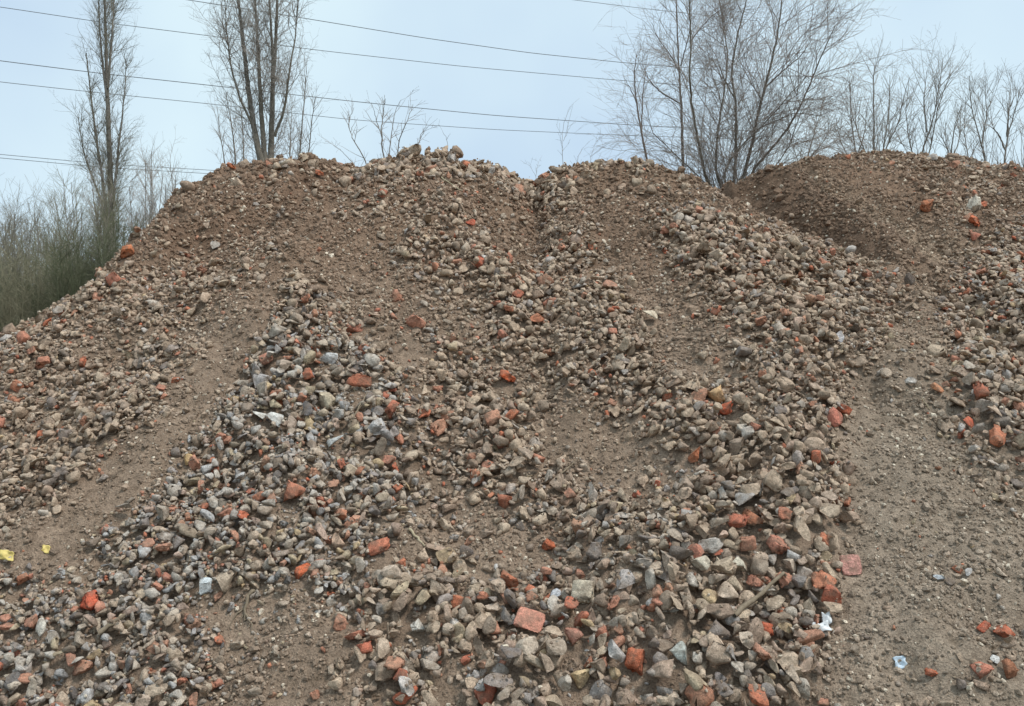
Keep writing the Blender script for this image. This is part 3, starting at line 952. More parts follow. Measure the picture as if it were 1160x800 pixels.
dc = np.clip(0.031 * np.exp(rng.normal(0, 0.38, len(xc))), 0.016, 0.085) * np.clip(yc_ / 7.5, 0.75, 1.3)
zc_ = H[ic, jc] + dc * 0.08
cc = soil_tint(uc_, vc_, xc, yc_) * rng.uniform(0.8, 1.5, (len(xc), 1))
x = np.concatenate([x, xc]); y = np.concatenate([y, yc_]); u = np.concatenate([u, uc_]); v = np.concatenate([v, vc_])
gd = np.concatenate([gd, dc]); gz = np.concatenate([gz, zc_]); gc = np.concatenate([gc, cc]); i_ = np.concatenate([i_, ic]); j_ = np.concatenate([j_, jc])
far_ = np.ones(len(x), bool)
for (sx_, sy_), sr_ in zip(spec_xy, SPR):
    far_ &= (x - sx_) ** 2 + (y - sy_) ** 2 > (sr_ * 0.95) ** 2
x, y, u, v, gd, gz, gc, i_, j_ = (q[far_] for q in (x, y, u, v, gd, gz, gc, i_, j_))
gp = np.stack([x, y, gz], -1); go = OWN1[i_, j_]
print('pebbles', len(pp), 'grit', len(gp))

def grit_nodes(mat):
    ng = bpy.data.node_groups.new('grit_pieces', 'GeometryNodeTree')
    ng.interface.new_socket('Geometry', in_out='INPUT', socket_type='NodeSocketGeometry')
    ng.interface.new_socket('Geometry', in_out='OUTPUT', socket_type='NodeSocketGeometry')
    N, L = ng.nodes, ng.links
    gi = N.new('NodeGroupInput'); go_ = N.new('NodeGroupOutput')
    join = N.new('GeometryNodeJoinGeometry')
    for k in range(6):
        ico = N.new('GeometryNodeMeshIcoSphere'); ico.inputs['Radius'].default_value = 1.0; ico.inputs['Subdivisions'].default_value = 1
        sp = N.new('GeometryNodeSetPosition'); ns = N.new('ShaderNodeTexNoise')
        ns.noise_dimensions = '4D'; ns.inputs['W'].default_value = 3.7 * k; ns.inputs['Scale'].default_value = 1.3
        sub = N.new('ShaderNodeVectorMath'); sub.operation = 'SUBTRACT'; sub.inputs[1].default_value = (0.5, 0.5, 0.5)
        scl = N.new('ShaderNodeVectorMath'); scl.operation = 'SCALE'; scl.inputs['Scale'].default_value = 2.0
        L.new(ns.outputs['Color'], sub.inputs[0]); L.new(sub.outputs[0], scl.inputs[0]); L.new(scl.outputs[0], sp.inputs['Offset'])
        L.new(ico.outputs['Mesh'], sp.inputs['Geometry'])
        sm = N.new('GeometryNodeSetMaterial'); sm.inputs['Material'].default_value = mat
        fl = N.new('GeometryNodeSetShadeSmooth'); fl.inputs['Shade Smooth'].default_value = False
        L.new(sp.outputs[0], sm.inputs['Geometry']); L.new(sm.outputs[0], fl.inputs[0])
        gti = N.new('GeometryNodeGeometryToInstance'); L.new(fl.outputs[0], gti.inputs[0]); L.new(gti.outputs[0], join.inputs[0])
    inst = N.new('GeometryNodeInstanceOnPoints')
    inst.inputs['Pick Instance'].default_value = True
    def attr(nm, typ):
        a = N.new('GeometryNodeInputNamedAttribute'); a.data_type = typ; a.inputs['Name'].default_value = nm
        return a.outputs['Attribute']
    m2p = N.new('GeometryNodeMeshToPoints')
    L.new(gi.outputs[0], m2p.inputs['Mesh'])
    L.new(m2p.outputs[0], inst.inputs['Points']); L.new(join.outputs[0], inst.inputs['Instance'])
    L.new(attr('pick', 'INT'), inst.inputs['Instance Index'])
    e2r = N.new('FunctionNodeEulerToRotation'); L.new(attr('turn', 'FLOAT_VECTOR'), e2r.inputs[0]); L.new(e2r.outputs[0], inst.inputs['Rotation'])
    L.new(attr('extent', 'FLOAT_VECTOR'), inst.inputs['Scale'])
    L.new(inst.outputs[0], go_.inputs[0])
    return ng

M_GRIT = stone_material('grit_piece', 'instance')
GRIT_NODES = grit_nodes(M_GRIT)
def grit_object(name, P, D, C, heap):
    m = len(P)
    me = bpy.data.meshes.new(name)
    me.vertices.add(m); me.vertices.foreach_set('co', (P - np.array(heap.location)).astype(np.float32).ravel())
    def att(nm, typ, key, arr):
        a = me.attributes.new(nm, typ, 'POINT'); a.data.foreach_set(key, np.ascontiguousarray(arr).ravel())
    att('pick', 'INT', 'value', crng.integers(0, 6, m).astype(np.int32))
    att('turn', 'FLOAT_VECTOR', 'vector', crng.uniform(0, 6.28, (m, 3)).astype(np.float32))
    att('extent', 'FLOAT_VECTOR', 'vector', ((D * 0.5)[:, None] * crng.uniform(0.6, 1.2, (m, 3))).astype(np.float32))
    att('tint', 'FLOAT_COLOR', 'color', np.concatenate([C, np.ones((m, 1))], 1).astype(np.float32))
    me.materials.append(M_GRIT)
    o = link(name, me, None, heap); o['kind'] = 'stuff'
    md = o.modifiers.new('pieces', 'NODES'); md.node_group = GRIT_NODES
    return o

rest = ~as_part
RN = normals_at(REC[:, 0], REC[:, 1])
for heap, ow in ((heap_a, True), (heap_b, False)):
    s = rest & (own_a == ow) & (PSZ > 8.5)
    merged('loose_stones', REC[s, :3], RN[s], REC[s, 3], cols[s], MED, M_STONE_T, heap, 0.45)
    s = rest & (own_a == ow) & (PSZ <= 8.5)
    merged('rubble_chips', REC[s, :3], RN[s], REC[s, 3], cols[s], PEB, M_STONE_T, heap, 0.45)
    s = po == ow
    merged('pebbles', pp[s], pn[s], pd[s], pc[s], PEB, M_STONE_T, heap, 0.5)
    s = go == ow
    grit_object('grit', gp[s], gd[s], gc[s], heap)

# ------------------------------------------------------------------ tubes for branches, sticks and cables
class Tubes:
    def __init__(self): self.V, self.F, self.n = [], [], 0
    def add(self, P, Rr, sides=3):
        P = np.asarray(P, float); Rr = np.asarray(Rr, float)
        T = np.gradient(P, axis=0); T /= np.linalg.norm(T, axis=1)[:, None] + 1e-9
        ref = np.array([0.31, 0.87, 0.38]) if abs(T[0, 2]) > 0.6 else np.array([0.1, 0.05, 1.0])
        A = np.cross(T, ref); A /= np.linalg.norm(A, axis=1)[:, None] + 1e-9
        B = np.cross(T, A)
        ang = np.arange(sides) * 2 * math.pi / sides
        ring = P[:, None] + Rr[:, None, None] * (A[:, None] * np.cos(ang)[None, :, None] + B[:, None] * np.sin(ang)[None, :, None])
        m = len(P)
        base = self.n + (np.arange(m - 1) * sides)[:, None]
        k = np.arange(sides)[None]; k2 = (k + 1) % sides
        f = np.stack([base + k, base + k2, base + sides + k2, base + sides + k], -1).reshape(-1, 4)
        self.V.append(ring.reshape(-1, 3)); self.F.append(f); self.n += m * sides
    def add_many(self, P, Rr, sides=3):
        n, m, _ = P.shape
        T = np.gradient(P, axis=1) if m > 2 else np.repeat(P[:, 1:] - P[:, :1], 2, 1)
        T = T / (np.linalg.norm(T, axis=2, keepdims=True) + 1e-9)
        ref = np.where(np.abs(T[:, :1, 2:]) > 0.6, np.array([0.31, 0.87, 0.38]), np.array([0.1, 0.05, 1.0]))
        ref = np.broadcast_to(ref, T.shape)
        A = cross_rows(T, ref); A = A / (np.linalg.norm(A, axis=2, keepdims=True) + 1e-9)
        B = cross_rows(T, A)
        ang = np.arange(sides) * 2 * math.pi / sides
        ring = P[:, :, None] + Rr[:, :, None, None] * (A[:, :, None] * np.cos(ang)[None, None, :, None] + B[:, :, None] * np.sin(ang)[None, None, :, None])
        base = self.n + (np.arange(n) * m * sides)[:, None, None] + (np.arange(m - 1) * sides)[None, :, None]
        k = np.arange(sides)[None, None]; k2 = (k + 1) % sides
        f = np.stack([base + k, base + k2, base + sides + k2, base + sides + k], -1).reshape(-1, 4)
        self.V.append(ring.reshape(-1, 3)); self.F.append(f); self.n += n * m * sides
    def build(self, name, mat, parent=None, smooth=True):
        V_ = np.concatenate(self.V)
        if parent is not None: V_ = V_ - np.array(parent.location)
        return link(name, mesh_arrays(name, V_, np.concatenate(self.F), smooth=smooth), mat, parent)

STEM, TWIG = 0.50, 0.44
def unit(a): return a / (np.linalg.norm(a) + 1e-9)

def nrm_rows(a): return a / (np.linalg.norm(a, axis=-1, keepdims=True) + 1e-9)

def cross_rows(a, b):
    return np.stack([a[..., 1] * b[..., 2] - a[..., 2] * b[..., 1], a[..., 2] * b[..., 0] - a[..., 0] * b[..., 2], a[..., 0] * b[..., 1] - a[..., 1] * b[..., 0]], -1)

def grow_on(r, P, Rr, level, spec, crown, lo=0.15):
    """side branches, all of one order at a time, along the polylines P (n, m, 3) with radii Rr (n, m);
       spec is one tuple per order: (count per metre, angle, length, length jitter, upward pull, wobble, segments, thickness)"""
    if level >= len(spec): return
    P = np.asarray(P); Rr = np.asarray(Rr)
    if P.ndim == 2: P = P[None]; Rr = Rr[None]
    dens, ang, L, Lj, up, wob, nseg, thick = spec[level]
    seg = np.linalg.norm(np.diff(P, axis=1), axis=2); tot = seg.sum(1)
    cum = np.concatenate([np.zeros((len(P), 1)), np.cumsum(seg, 1)], 1)
    lam = dens * tot * (1 - lo)
    cnt = r.poisson(lam) if level else lam.astype(int)
    own = np.repeat(np.arange(len(P)), cnt)
    n = len(own)
    if n == 0: return
    t = lo + (1 - lo) * r.random(n)
    sdist = t * tot[own]
    k = np.clip((cum[own] <= sdist[:, None]).sum(1) - 1, 0, seg.shape[1] - 1)
    f = ((sdist - cum[own, k]) / (seg[own, k] + 1e-9))[:, None]
    p0 = P[own, k] * (1 - f) + P[own, k + 1] * f
    rr = Rr[own, k] * (1 - f[:, 0]) + Rr[own, k + 1] * f[:, 0]
    d = nrm_rows(P[own, k + 1] - P[own, k])
    side = nrm_rows(cross_rows(d, r.normal(size=(n, 3))))
    a = (R(ang) * r.uniform(0.65, 1.3, n))[:, None]
    dr = d * np.cos(a) + side * np.sin(a)
    ln = L * r.uniform(1 - Lj, 1 + Lj, n) * (1.0 - (0.55 if level == 0 else 0.4) * t)
    st = (ln / nseg)[:, None]
    pts = [p0]
    for q in range(nseg):
        dr = nrm_rows(dr + np.array([0, 0, up]) * st + r.normal(size=(n, 3)) * wob)
        pts.append(pts[-1] + dr * st)
    pts = np.stack(pts, 1)
    r0 = np.minimum(rr * 0.75, thick * TWIG)
    r1 = np.maximum(r0 * 0.35, 0.0018)
    w = np.linspace(0, 1, nseg + 1)[None]
    rads = r0[:, None] * (1 - w) + r1[:, None] * w
    crown.add_many(pts, rads, 3)
    grow_on(r, pts, rads, level + 1, spec, crown, 0.12)

def smooth_path(pts, n):
    pts = np.array(pts, float)
    t = np.arange(len(pts)); tt = np.linspace(0, len(pts) - 1, n)
    out = np.stack([np.interp(tt, t, pts[:, k]) for k in range(3)], -1)
    for _ in range(2):
        out[1:-1] = 0.25 * out[:-2] + 0.5 * out[1:-1] + 0.25 * out[2:]
    return out

def tree(name, label, cat, depth, foot_u, stems, spec, bark, twig, seed, group=None, spread=0.6, lo=0.15, stem=1.0, fine=1.0):
    """stems: list of (list of picture points, base radius); each stem starts from the foot or from the first point"""
    r = np.random.default_rng(seed)
    spec = [(*q[:7], q[7] * fine) for q in spec]
    foot = np.array([(foot_u - UC) / FPX * depth, depth, GROUND_Z])
    root = empty(name, foot)
    tag(root, label, cat, group)
    trunk, crown = Tubes(), Tubes()
    for pix, rad, to_foot in stems:
        k = len(pix)
        off = float(np.clip(r.normal(0, spread), -1.5 * spread, 1.5 * spread))
        pts = []
        for q, (pu, pv) in enumerate(pix):
            yy = depth + off * (q / max(k - 1, 1)) + (r.normal(0, 0.08) if q else 0)
            pts.append(at(pu, pv, yy))
        if to_foot:
            pts = [foot + np.array([r.normal(0, 0.05), r.normal(0, 0.05), -0.1])] + pts
        P = smooth_path(pts, 5 * len(pts))
        P[1:] += r.normal(0, 0.005, (len(P) - 1, 3))
        rads = np.linspace(rad, rad * 0.2, len(P)) * STEM * stem
        trunk.add(P, rads, 7)
        frac = lo
        if to_foot:                       # no side branches on the hidden lowest run
            seg = np.linalg.norm(np.diff(P, axis=0), axis=1)
            frac = max(lo, 0.9 * np.linalg.norm(pts[1] - pts[0]) / seg.sum())
        grow_on(r, P, rads, 0, spec, crown, frac)
    trunk.build('trunk', bark, root)
    crown.build('crown', twig, root)
    return root

B_GREY = bark_material('grey_bark', (0.16, 0.14, 0.12), (0.31, 0.275, 0.235))
B_DARK = bark_material('dark_bark', (0.12, 0.105, 0.085), (0.27, 0.235, 0.185))
B_BROWN = bark_material('brown_bark', (0.12, 0.095, 0.08), (0.24, 0.195, 0.165))
T_GREY = bark_material('grey_twigs', (0.32, 0.285, 0.25), (0.47, 0.42, 0.37), 2)
T_PURP = bark_material('purplish_twigs', (0.32, 0.27, 0.24), (0.47, 0.41, 0.36), 2)
T_OLIVE = bark_material('olive_twigs', (0.18, 0.17, 0.105), (0.34, 0.31, 0.215), 1.2)
T_GREEN = bark_material('green_broom', (0.095, 0.108, 0.06), (0.21, 0.212, 0.135), 1.2)
T_HAZEL = bark_material('straw_twigs', (0.20, 0.18, 0.135), (0.33, 0.30, 0.235), 1.5)

POPLAR = [(8.5, 36, 2.0, 0.5, 0.6, 0.2, 6, 0.019), (6.0, 46, 0.7, 0.5, 0.3, 0.28, 3, 0.0105), (6.5, 44, 0.34, 0.5, 0.5, 0.2, 1, 0.006)]
WILLOW = [(7.0, 38, 2.1, 0.5, 0.10, 0.13, 6, 0.022), (6.6, 40, 0.9, 0.5, 0.05, 0.17, 3, 0.010), (7.0, 42, 0.42, 0.5, 0.0, 0.2, 1, 0.0055)]
YOUNG = [(9.5, 34, 1.35, 0.45, 0.5, 0.10, 4, 0.012), (5.6, 40, 0.42, 0.5, 0.3, 0.14, 3, 0.009), (3.5, 40, 0.2, 0.5, 0.3, 0.15, 1, 0.006)]
SHRUB = [(7.0, 34, 0.95, 0.5, 0.2, 0.12, 4, 0.012), (6.0, 38, 0.40, 0.5, 0.2, 0.15, 3, 0.007), (4.0, 40, 0.2, 0.5, 0.2, 0.2, 1, 0.005)]

# poplars
tree('poplar_tree', 'tall forked bare poplar with three dark stems behind the left top', 'tree', 25, 302,
     [([(299, 195), (293, 172), (287, 140), (281, 100), (277, 60), (272, 20), (266, -30), (264, -120)], 0.17, True),
      ([(301, 195), (299, 165), (296, 130), (294, 90), (292, 50), (289, 10), (288, -110)], 0.15, True),
      ([(306, 195), (307, 170), (308, 130), (309, 95), (312, 50), (314, 10), (316, -120)], 0.17, True),
      ([(309, 95), (309, 60), (306, 20), (304, -60)], 0.09, False),
      ([(311, 155), (322, 125), (327, 85), (335, 40), (338, -10)], 0.07, False),
      ([(290, 150), (273, 115), (262, 80), (256, 30), (254, -20)], 0.06, False)],
     POPLAR, B_DARK, T_GREY, 3, 'bare poplars', 0.35, stem=1.35, fine=1.35)
tree('poplar_tree', 'small pale poplar just left of the forked poplar\'s stems', 'tree', 29, 262,
     [([(268, 215), (266, 170), (262, 140), (256, 105)], 0.07, True), ([(276, 215), (276, 170), (274, 130), (270, 110)], 0.06, True), ([(258, 215), (254, 180), (249, 150), (246, 120)], 0.05, True)],
     [(8, 30, 1.3, 0.4, 0.4, 0.1, 5, 0.016), (5, 38, 0.5, 0.5, 0.4, 0.15, 3, 0.008), (4, 42, 0.25, 0.5, 0.4, 0.2, 1, 0.005)], B_GREY, T_GREY, 4, 'bare poplars', 0.4, stem=1.3, fine=1.4)
tree('poplar_tree', 'small pale poplar just right of the forked poplar\'s stems', 'tree', 29, 342,
     [([(338, 215), (340, 170), (344, 120), (347, 85)], 0.07, True), ([(346, 215), (350, 170), (354, 130), (357, 110)], 0.05, True), ([(330, 215), (328, 170), (330, 140), (331, 110)], 0.05, True)],
     [(9, 30, 1.3, 0.4, 0.4, 0.1, 5, 0.016), (5, 38, 0.5, 0.5, 0.4, 0.15, 3, 0.008), (4, 42, 0.25, 0.5, 0.4, 0.2, 1, 0.005)], B_GREY, T_GREY, 5, 'bare poplars', 0.4, stem=1.3, fine=1.4)
tree('poplar_tree', 'slim bare poplar at the far left rising out of green scrub', 'tree', 34, 127,
     [([(127, 260), (125, 200), (123, 140), (121, 90), (120, 50), (119, 10), (118, -90)], 0.17, True),
      ([(122, 250), (116, 200), (108, 150), (102, 100), (98, 60)], 0.10, True),
      ([(128, 230), (134, 170), (140, 120), (143, 70)], 0.08, True),
      ([(121, 110), (115, 60), (112, 20), (112, -60)], 0.07, False), ([(122, 100), (126, 50), (129, 10), (128, -60)], 0.07, False),
      ([(118, 235), (104, 200), (94, 170), (88, 130)], 0.07, True)],
     [(10, 34, 1.6, 0.45, 0.7, 0.18, 5, 0.018), (6.0, 40, 0.75, 0.5, 0.35, 0.16, 3, 0.010), (4, 40, 0.3, 0.5, 0.4, 0.2, 1, 0.006)], B_GREY, T_HAZEL, 6, 'bare poplars', 0.35, stem=1.6, fine=1.5)
# willow and its neighbours behind the saddle
tree('willow_tree', 'broad bare many-stemmed willow behind the saddle right of centre', 'tree', 17, 828,
     [([(824, 235), (800, 205), (792, 165), (785, 130), (781, 90), (783, 40), (780, 0), (778, -60)], 0.085, True),
      ([(826, 235), (810, 195), (813, 150), (821, 100), (825, 60), (817, 20), (812, -50)], 0.075, True),
      ([(828, 235), (833, 190), (834, 140), (833, 112), (828, 85), (835, 40), (845, 5), (852, -50)], 0.095, True),
      ([(830, 235), (846, 188), (855, 150), (863, 110), (873, 75), (881, 40), (886, 0), (892, -50)], 0.10, True),
      ([(834, 235), (856, 188), (884, 158), (902, 130), (918, 95), (932, 60), (946, 30)], 0.08, True),
      ([(824, 235), (820, 192), (842, 163), (870, 137), (890, 112), (915, 85)], 0.06, True),
      ([(850, 150), (872, 140), (900, 128), (935, 132)], 0.035, False),
      ([(866, 100), (885, 82), (905, 66), (920, 45)], 0.04, False),
      ([(831, 110), (820, 90), (812, 65), (800, 45)], 0.035, False),
      ([(824, 240), (800, 208), (775, 185), (755, 165), (738, 150), (732, 120)], 0.045, True),
      ([(834, 240), (870, 200), (895, 165), (906, 130), (918, 108)], 0.045, True),
      ([(862, 112), (850, 92), (838, 70), (835, 55)], 0.03, False)],
     WILLOW, B_DARK, T_PURP, 8, None, 0.9, stem=0.85)
tree('birch_tree', 'straight slender bare tree standing left against the willow\'s crown', 'tree', 18.5, 775,
     [([(776, 225), (773, 170), (772, 120), (769, 75), (767, 30), (764, -60)], 0.085, True),
      ([(772, 118), (750, 106), (736, 92), (727, 72)], 0.035, False), ([(769, 80), (760, 62), (746, 45), (738, 25)], 0.03, False), ([(771, 75), (778, 50), (783, 25), (782, -20)], 0.03, False)],
     [(7, 38, 1.5, 0.5, 0.05, 0.13, 5, 0.018), (5.5, 38, 0.7, 0.5, 0.0, 0.17, 4, 0.008), (5, 40, 0.32, 0.5, -0.05, 0.2, 1, 0.005)], B_BROWN, T_PURP, 9, None, 0.3)
tree('birch_tree', 'short thin leaning birch left of the willow with pale lower bark', 'tree', 15, 736,
     [([(735, 210), (733, 180), (727, 150), (721, 115), (718, 85), (721, 62)], 0.055, True), ([(727, 150), (728, 110), (731, 80), (733, 66)], 0.025, False), ([(722, 118), (714, 100), (707, 88)], 0.02, False)],
     [(8, 42, 0.75, 0.5, -0.05, 0.14, 4, 0.010), (6, 40, 0.34, 0.5, -0.2, 0.18, 3, 0.006), (4, 42, 0.18, 0.5, -0.2, 0.2, 1, 0.004)], B_BROWN, T_PURP, 10, None, 0.15)
# young trees behind the farther heap
young = [
 (985, 19, [[(992, 200), (990, 160), (990, 120), (989, 90), (992, 72)], [(994, 195), (1006, 162), (1018, 140), (1024, 110), (1030, 88)], [(990, 195), (975, 160), (965, 130), (962, 95)], [(994, 200), (1004, 150), (1008, 110), (1008, 85)]], 'bare young tree first from the left behind the farther heap'),
 (1048, 19.5, [[(1040, 200), (1046, 168), (1056, 140), (1062, 110), (1068, 70)], [(1046, 200), (1056, 160), (1062, 125), (1072, 95), (1080, 80)], [(1040, 195), (1030, 160), (1026, 130), (1030, 90)], [(1050, 150), (1046, 115), (1050, 80)]], 'bare young tree with two leaning stems behind the farther heap\'s crest'),
 (1112, 20, [[(1120, 220), (1116, 180), (1108, 150), (1100, 120), (1098, 86)], [(1112, 165), (1118, 130), (1116, 95)], [(1104, 210), (1096, 175), (1092, 150), (1094, 110)]], 'bare young tree third from the left behind the farther heap'),
 (1140, 18.5, [[(1138, 230), (1138, 180), (1141, 155), (1150, 125), (1156, 100)], [(1139, 170), (1130, 150), (1118, 140)], [(1141, 155), (1142, 125), (1150, 108)]], 'bare young tree at the right edge with a bent stem'),
 (1172, 19, [[(1152, 240), (1158, 200), (1164, 160), (1168, 110)], [(1160, 200), (1172, 165), (1186, 120)]], 'dark leaning young tree cut off by the right edge'),
 (962, 21, [[(974, 200), (968, 165), (964, 130), (963, 96)], [(966, 190), (952, 160), (946, 130)], [(972, 175), (980, 150), (982, 120)]], 'thin bare sapling between the willow and the young trees'),
 (1082, 22, [[(1078, 200), (1078, 170), (1082, 140), (1090, 118)], [(1078, 185), (1070, 160), (1062, 150)], [(1078, 185), (1086, 160), (1092, 135)]], 'low thin sapling half hidden between the young trees'),
 (930, 21, [[(910, 200), (918, 165), (926, 140), (934, 110)], [(908, 195), (898, 165), (892, 140)], [(916, 180), (930, 165), (944, 140)]], 'thin twiggy sapling under the right side of the willow'),
]
for k, (fu, dep, st, lab) in enumerate(young):
    tree('young_tree', lab, 'tree', dep, fu, [(s, 0.042 if q == 0 else 0.03, s[0][1] > 185) for q, s in enumerate(st)], YOUNG, B_GREY, T_GREY, 30 + k, 'young trees behind the farther heap', 0.3, stem=1.35, fine=1.5)
# small growth showing over the tops
tree('shrub', 'bare leaf-dotted shrub showing above the middle top', 'shrub', 13.5, 440,
     [([(445, 215), (433, 172), (432, 150), (434, 125), (437, 112)], 0.022, True), ([(425, 215), (412, 178), (400, 158), (394, 140), (401, 122)], 0.018, True),
      ([(455, 215), (450, 165), (460, 140), (468, 118)], 0.018, True), ([(470, 215), (472, 170), (478, 150), (484, 140)], 0.014, True), ([(434, 160), (426, 135), (422, 118)], 0.012, False), ([(440, 215), (442, 160), (446, 130), (454, 113)], 0.016, True), ([(415, 215), (400, 185), (388, 172), (378, 165)], 0.012, True)],
     [(12, 38, 0.5, 0.5, 0.3, 0.14, 3, 0.008), (9, 42, 0.18, 0.5, 0.2, 0.15, 1, 0.0045)], B_GREY, T_GREY, 51, 'saplings over the skyline', 0.2, stem=1.5, fine=1.5)
tree('sapling', 'single forked twig right of the leaf-dotted shrub on the skyline', 'shrub', 13, 506,
     [([(509, 195), (507, 160), (502, 150), (496, 140)], 0.010, True), ([(506, 158), (511, 150)], 0.006, False)], [(3, 36, 0.12, 0.5, 0.2, 0.1, 2, 0.004)], B_GREY, T_GREY, 52, 'saplings over the skyline', 0.05)
tree('sapling', 'faint thin sapling on the skyline above the third top', 'shrub', 16, 640,
     [([(638, 205), (637, 175), (637, 150), (643, 125), (648, 118)], 0.014, True), ([(638, 160), (645, 145), (655, 132)], 0.008, False)],
     [(6, 40, 0.5, 0.5, 0.1, 0.12, 3, 0.006), (5, 40, 0.2, 0.5, 0.1, 0.15, 1, 0.004)], T_GREY, T_HAZEL, 53, 'saplings over the skyline', 0.1)
tree('sapling', 'faint low twiggy sapling right of the thin one on the third top', 'shrub', 16, 670,
     [([(668, 205), (669, 180), (674, 162), (684, 152)], 0.010, True), ([(655, 205), (654, 180), (660, 168), (668, 160)], 0.010, True), ([(668, 178), (682, 168), (694, 164)], 0.007, False)],
     [(7, 40, 0.4, 0.5, 0.0, 0.12, 3, 0.005), (5, 40, 0.2, 0.5, 0.0, 0.15, 1, 0.004)], T_GREY, T_HAZEL, 54, 'saplings over the skyline', 0.1)
tree('sapling', 'faint tiny twig in the dip left of the third top', 'shrub', 17, 608,
     [([(607, 225), (607, 195), (611, 182), (614, 176)], 0.010, True), ([(607, 200), (600, 188), (597, 182)], 0.007, False)],
     [(7, 40, 0.3, 0.5, 0.1, 0.12, 3, 0.005), (4, 40, 0.15, 0.5, 0.0, 0.15, 1, 0.004)], T_GREY, T_HAZEL, 55, 'saplings over the skyline', 0.1)

# scrub at the left
def bush(name, label, u0, depth, top_v, width, nst, spec, bark, twig, seed):
    spec = [(*q[:7], q[7] * 1.45) for q in spec]
    nst = int(nst * 1.25)
    r = np.random.default_rng(seed)
    foot = np.array([(u0 - UC) / FPX * depth, depth, GROUND_Z])
    root = empty(name, foot); tag(root, label, 'shrub', 'scrub left of the heap')
    h = CAMZ + (VH - top_v) / FPX * depth
    stems, crown = Tubes(), Tubes()
    for _ in range(nst):
        a = r.uniform(0, 6.28); q = math.sqrt(r.random())
        top = foot + np.array([math.cos(a) * q * width, math.sin(a) * q * width * 0.8, h * r.uniform(0.72, 1.06) * (1 - 0.15 * q * q)])
        b = foot + np.array([math.cos(a) * q * width * 0.35, math.sin(a) * q * width * 0.3, -0.1])
        mid = b * 0.5 + top * 0.5 + np.array([math.cos(a), math.sin(a), 0]) * (-0.06 * width) + r.normal(0, 0.06, 3)
        P = smooth_path([b, mid, top], 8)
        P[1:] += r.normal(0, 0.015, (7, 3))
        rr = np.linspace(0.022, 0.006, 8) * (h / 5)
        stems.add(P, rr, 4)
        grow_on(r, P, rr, 0, spec, crown, 0.22)
    stems.build('stems', bark, root)
    crown.build('crown', twig, root)
    return root

SC = [(7.0, 30, 1.2, 0.5, 0.25, 0.10, 4, 0.012), (5.2, 36, 0.5, 0.5, 0.2, 0.15, 2, 0.008), (4.0, 40, 0.26, 0.5, 0.1, 0.2, 1, 0.005)]
BR = [(8.0, 40, 0.8, 0.5, 0.15, 0.22, 3, 0.011), (7.5, 45, 0.38, 0.5, 0.1, 0.3, 1, 0.009)]
bush('scrub_shrub', 'tall straw-grey bare shrub at the left edge', 18, 17, 236, 1.5, 34, SC, B_GREY, T_HAZEL, 61)
bush('scrub_shrub', 'straw-grey bare shrub second from the left edge', 62, 19, 244, 1.4, 32, SC, B_GREY, T_HAZEL, 62)
bush('scrub_shrub', 'bare grey shrub hiding the slim poplar\'s foot', 102, 21, 205, 1.5, 32, SC, B_GREY, T_OLIVE, 63)
bush('scrub_shrub', 'rounded bare shrub right of the slim poplar, above the heap edge', 165, 22, 180, 1.4, 28, SC, B_GREY, T_GREY, 64)
bush('scrub_shrub', 'faint bare shrub low on the skyline right of the rounded one', 205, 24, 186, 1.3, 16, SC, B_GREY, T_GREY, 65)
bush('broom_bush', 'dark green broom bush touching the heap\'s upper left edge', 128, 14.5, 248, 0.85, 60, BR, T_GREEN, T_GREEN, 66)
bush('broom_bush', 'dark green broom bush in the middle of the left scrub', 85, 14.0, 272, 0.8, 60, BR, T_GREEN, T_GREEN, 67)
bush('broom_bush', 'olive green broom bush low at the left edge', 20, 14.0, 290, 1.0, 60, BR, T_OLIVE, T_OLIVE, 68)
bush('broom_bush', 'olive broom bush between the two darker ones and the left edge', 52, 15.5, 268, 0.9, 60, BR, T_GREEN, T_OLIVE, 69)
bush('scrub_shrub', 'straw-grey bare shrub cut off by the left edge', -32, 18, 240, 1.5, 30, SC, B_GREY, T_HAZEL, 70)
bush('broom_bush', 'green broom bush cut off by the left edge', -25, 14.5, 300, 0.9, 40, BR, T_GREEN, T_GREEN, 71)

# ------------------------------------------------------------------ overhead cables
M_CABLE, n, l, p = new_mat('cable_metal')
p.inputs['Base Color'].default_value = (0.17, 0.18, 0.19, 1); p.inputs['Metallic'].default_value = 0.3; p.inputs['Roughness'].default_value = 0.6
CAB = [
 ([(-160, -14), (0, 8), (120, 26), (240, 41), (360, 57), (520, 75), (700, 91), (860, 103)], 'second cable from the top, passing left of both poplars', 0.030),
 ([(120, -14), (213, 0), (340, 20), (480, 43), (600, 60), (715, 72), (860, 83)], 'topmost long cable running behind the forked poplar', 0.034),
 ([(-160, 47), (0, 69), (120, 84), (240, 97), (400, 115), (560, 131), (720, 142), (860, 149)], 'third long cable from the top, thicker, crossing both poplars', 0.036),
 ([(-160, 72), (0, 93), (120, 106), (240, 118), (400, 136), (560, 147), (720, 154), (860, 158)], 'fourth long cable from the top, just below the thicker one', 0.028),
 ([(-160, 160), (0, 175), (120, 186), (240, 193), (330, 199)], 'upper of the two lowest close cables at the far left', 0.026),
 ([(-160, 165), (0, 179), (120, 190), (240, 197), (330, 203)], 'lower of the two lowest close cables at the far left', 0.026),
 ([(560, -14), (650, 0), (740, 11), (860, 24)], 'short cable in the top edge just left of the willow', 0.026),
]
for pix, lab, rad in CAB:
    pts = np.array([at(a, b, 58 + 16 * (a / 720.0)) for a, b in pix])
    P = smooth_path(pts, 60)
    tb = Tubes(); tb.add(P, np.full(len(P), rad * 0.78), 5)
    o = tb.build('power_line', M_CABLE)
    tag(o, lab, 'power line', 'overhead cables')

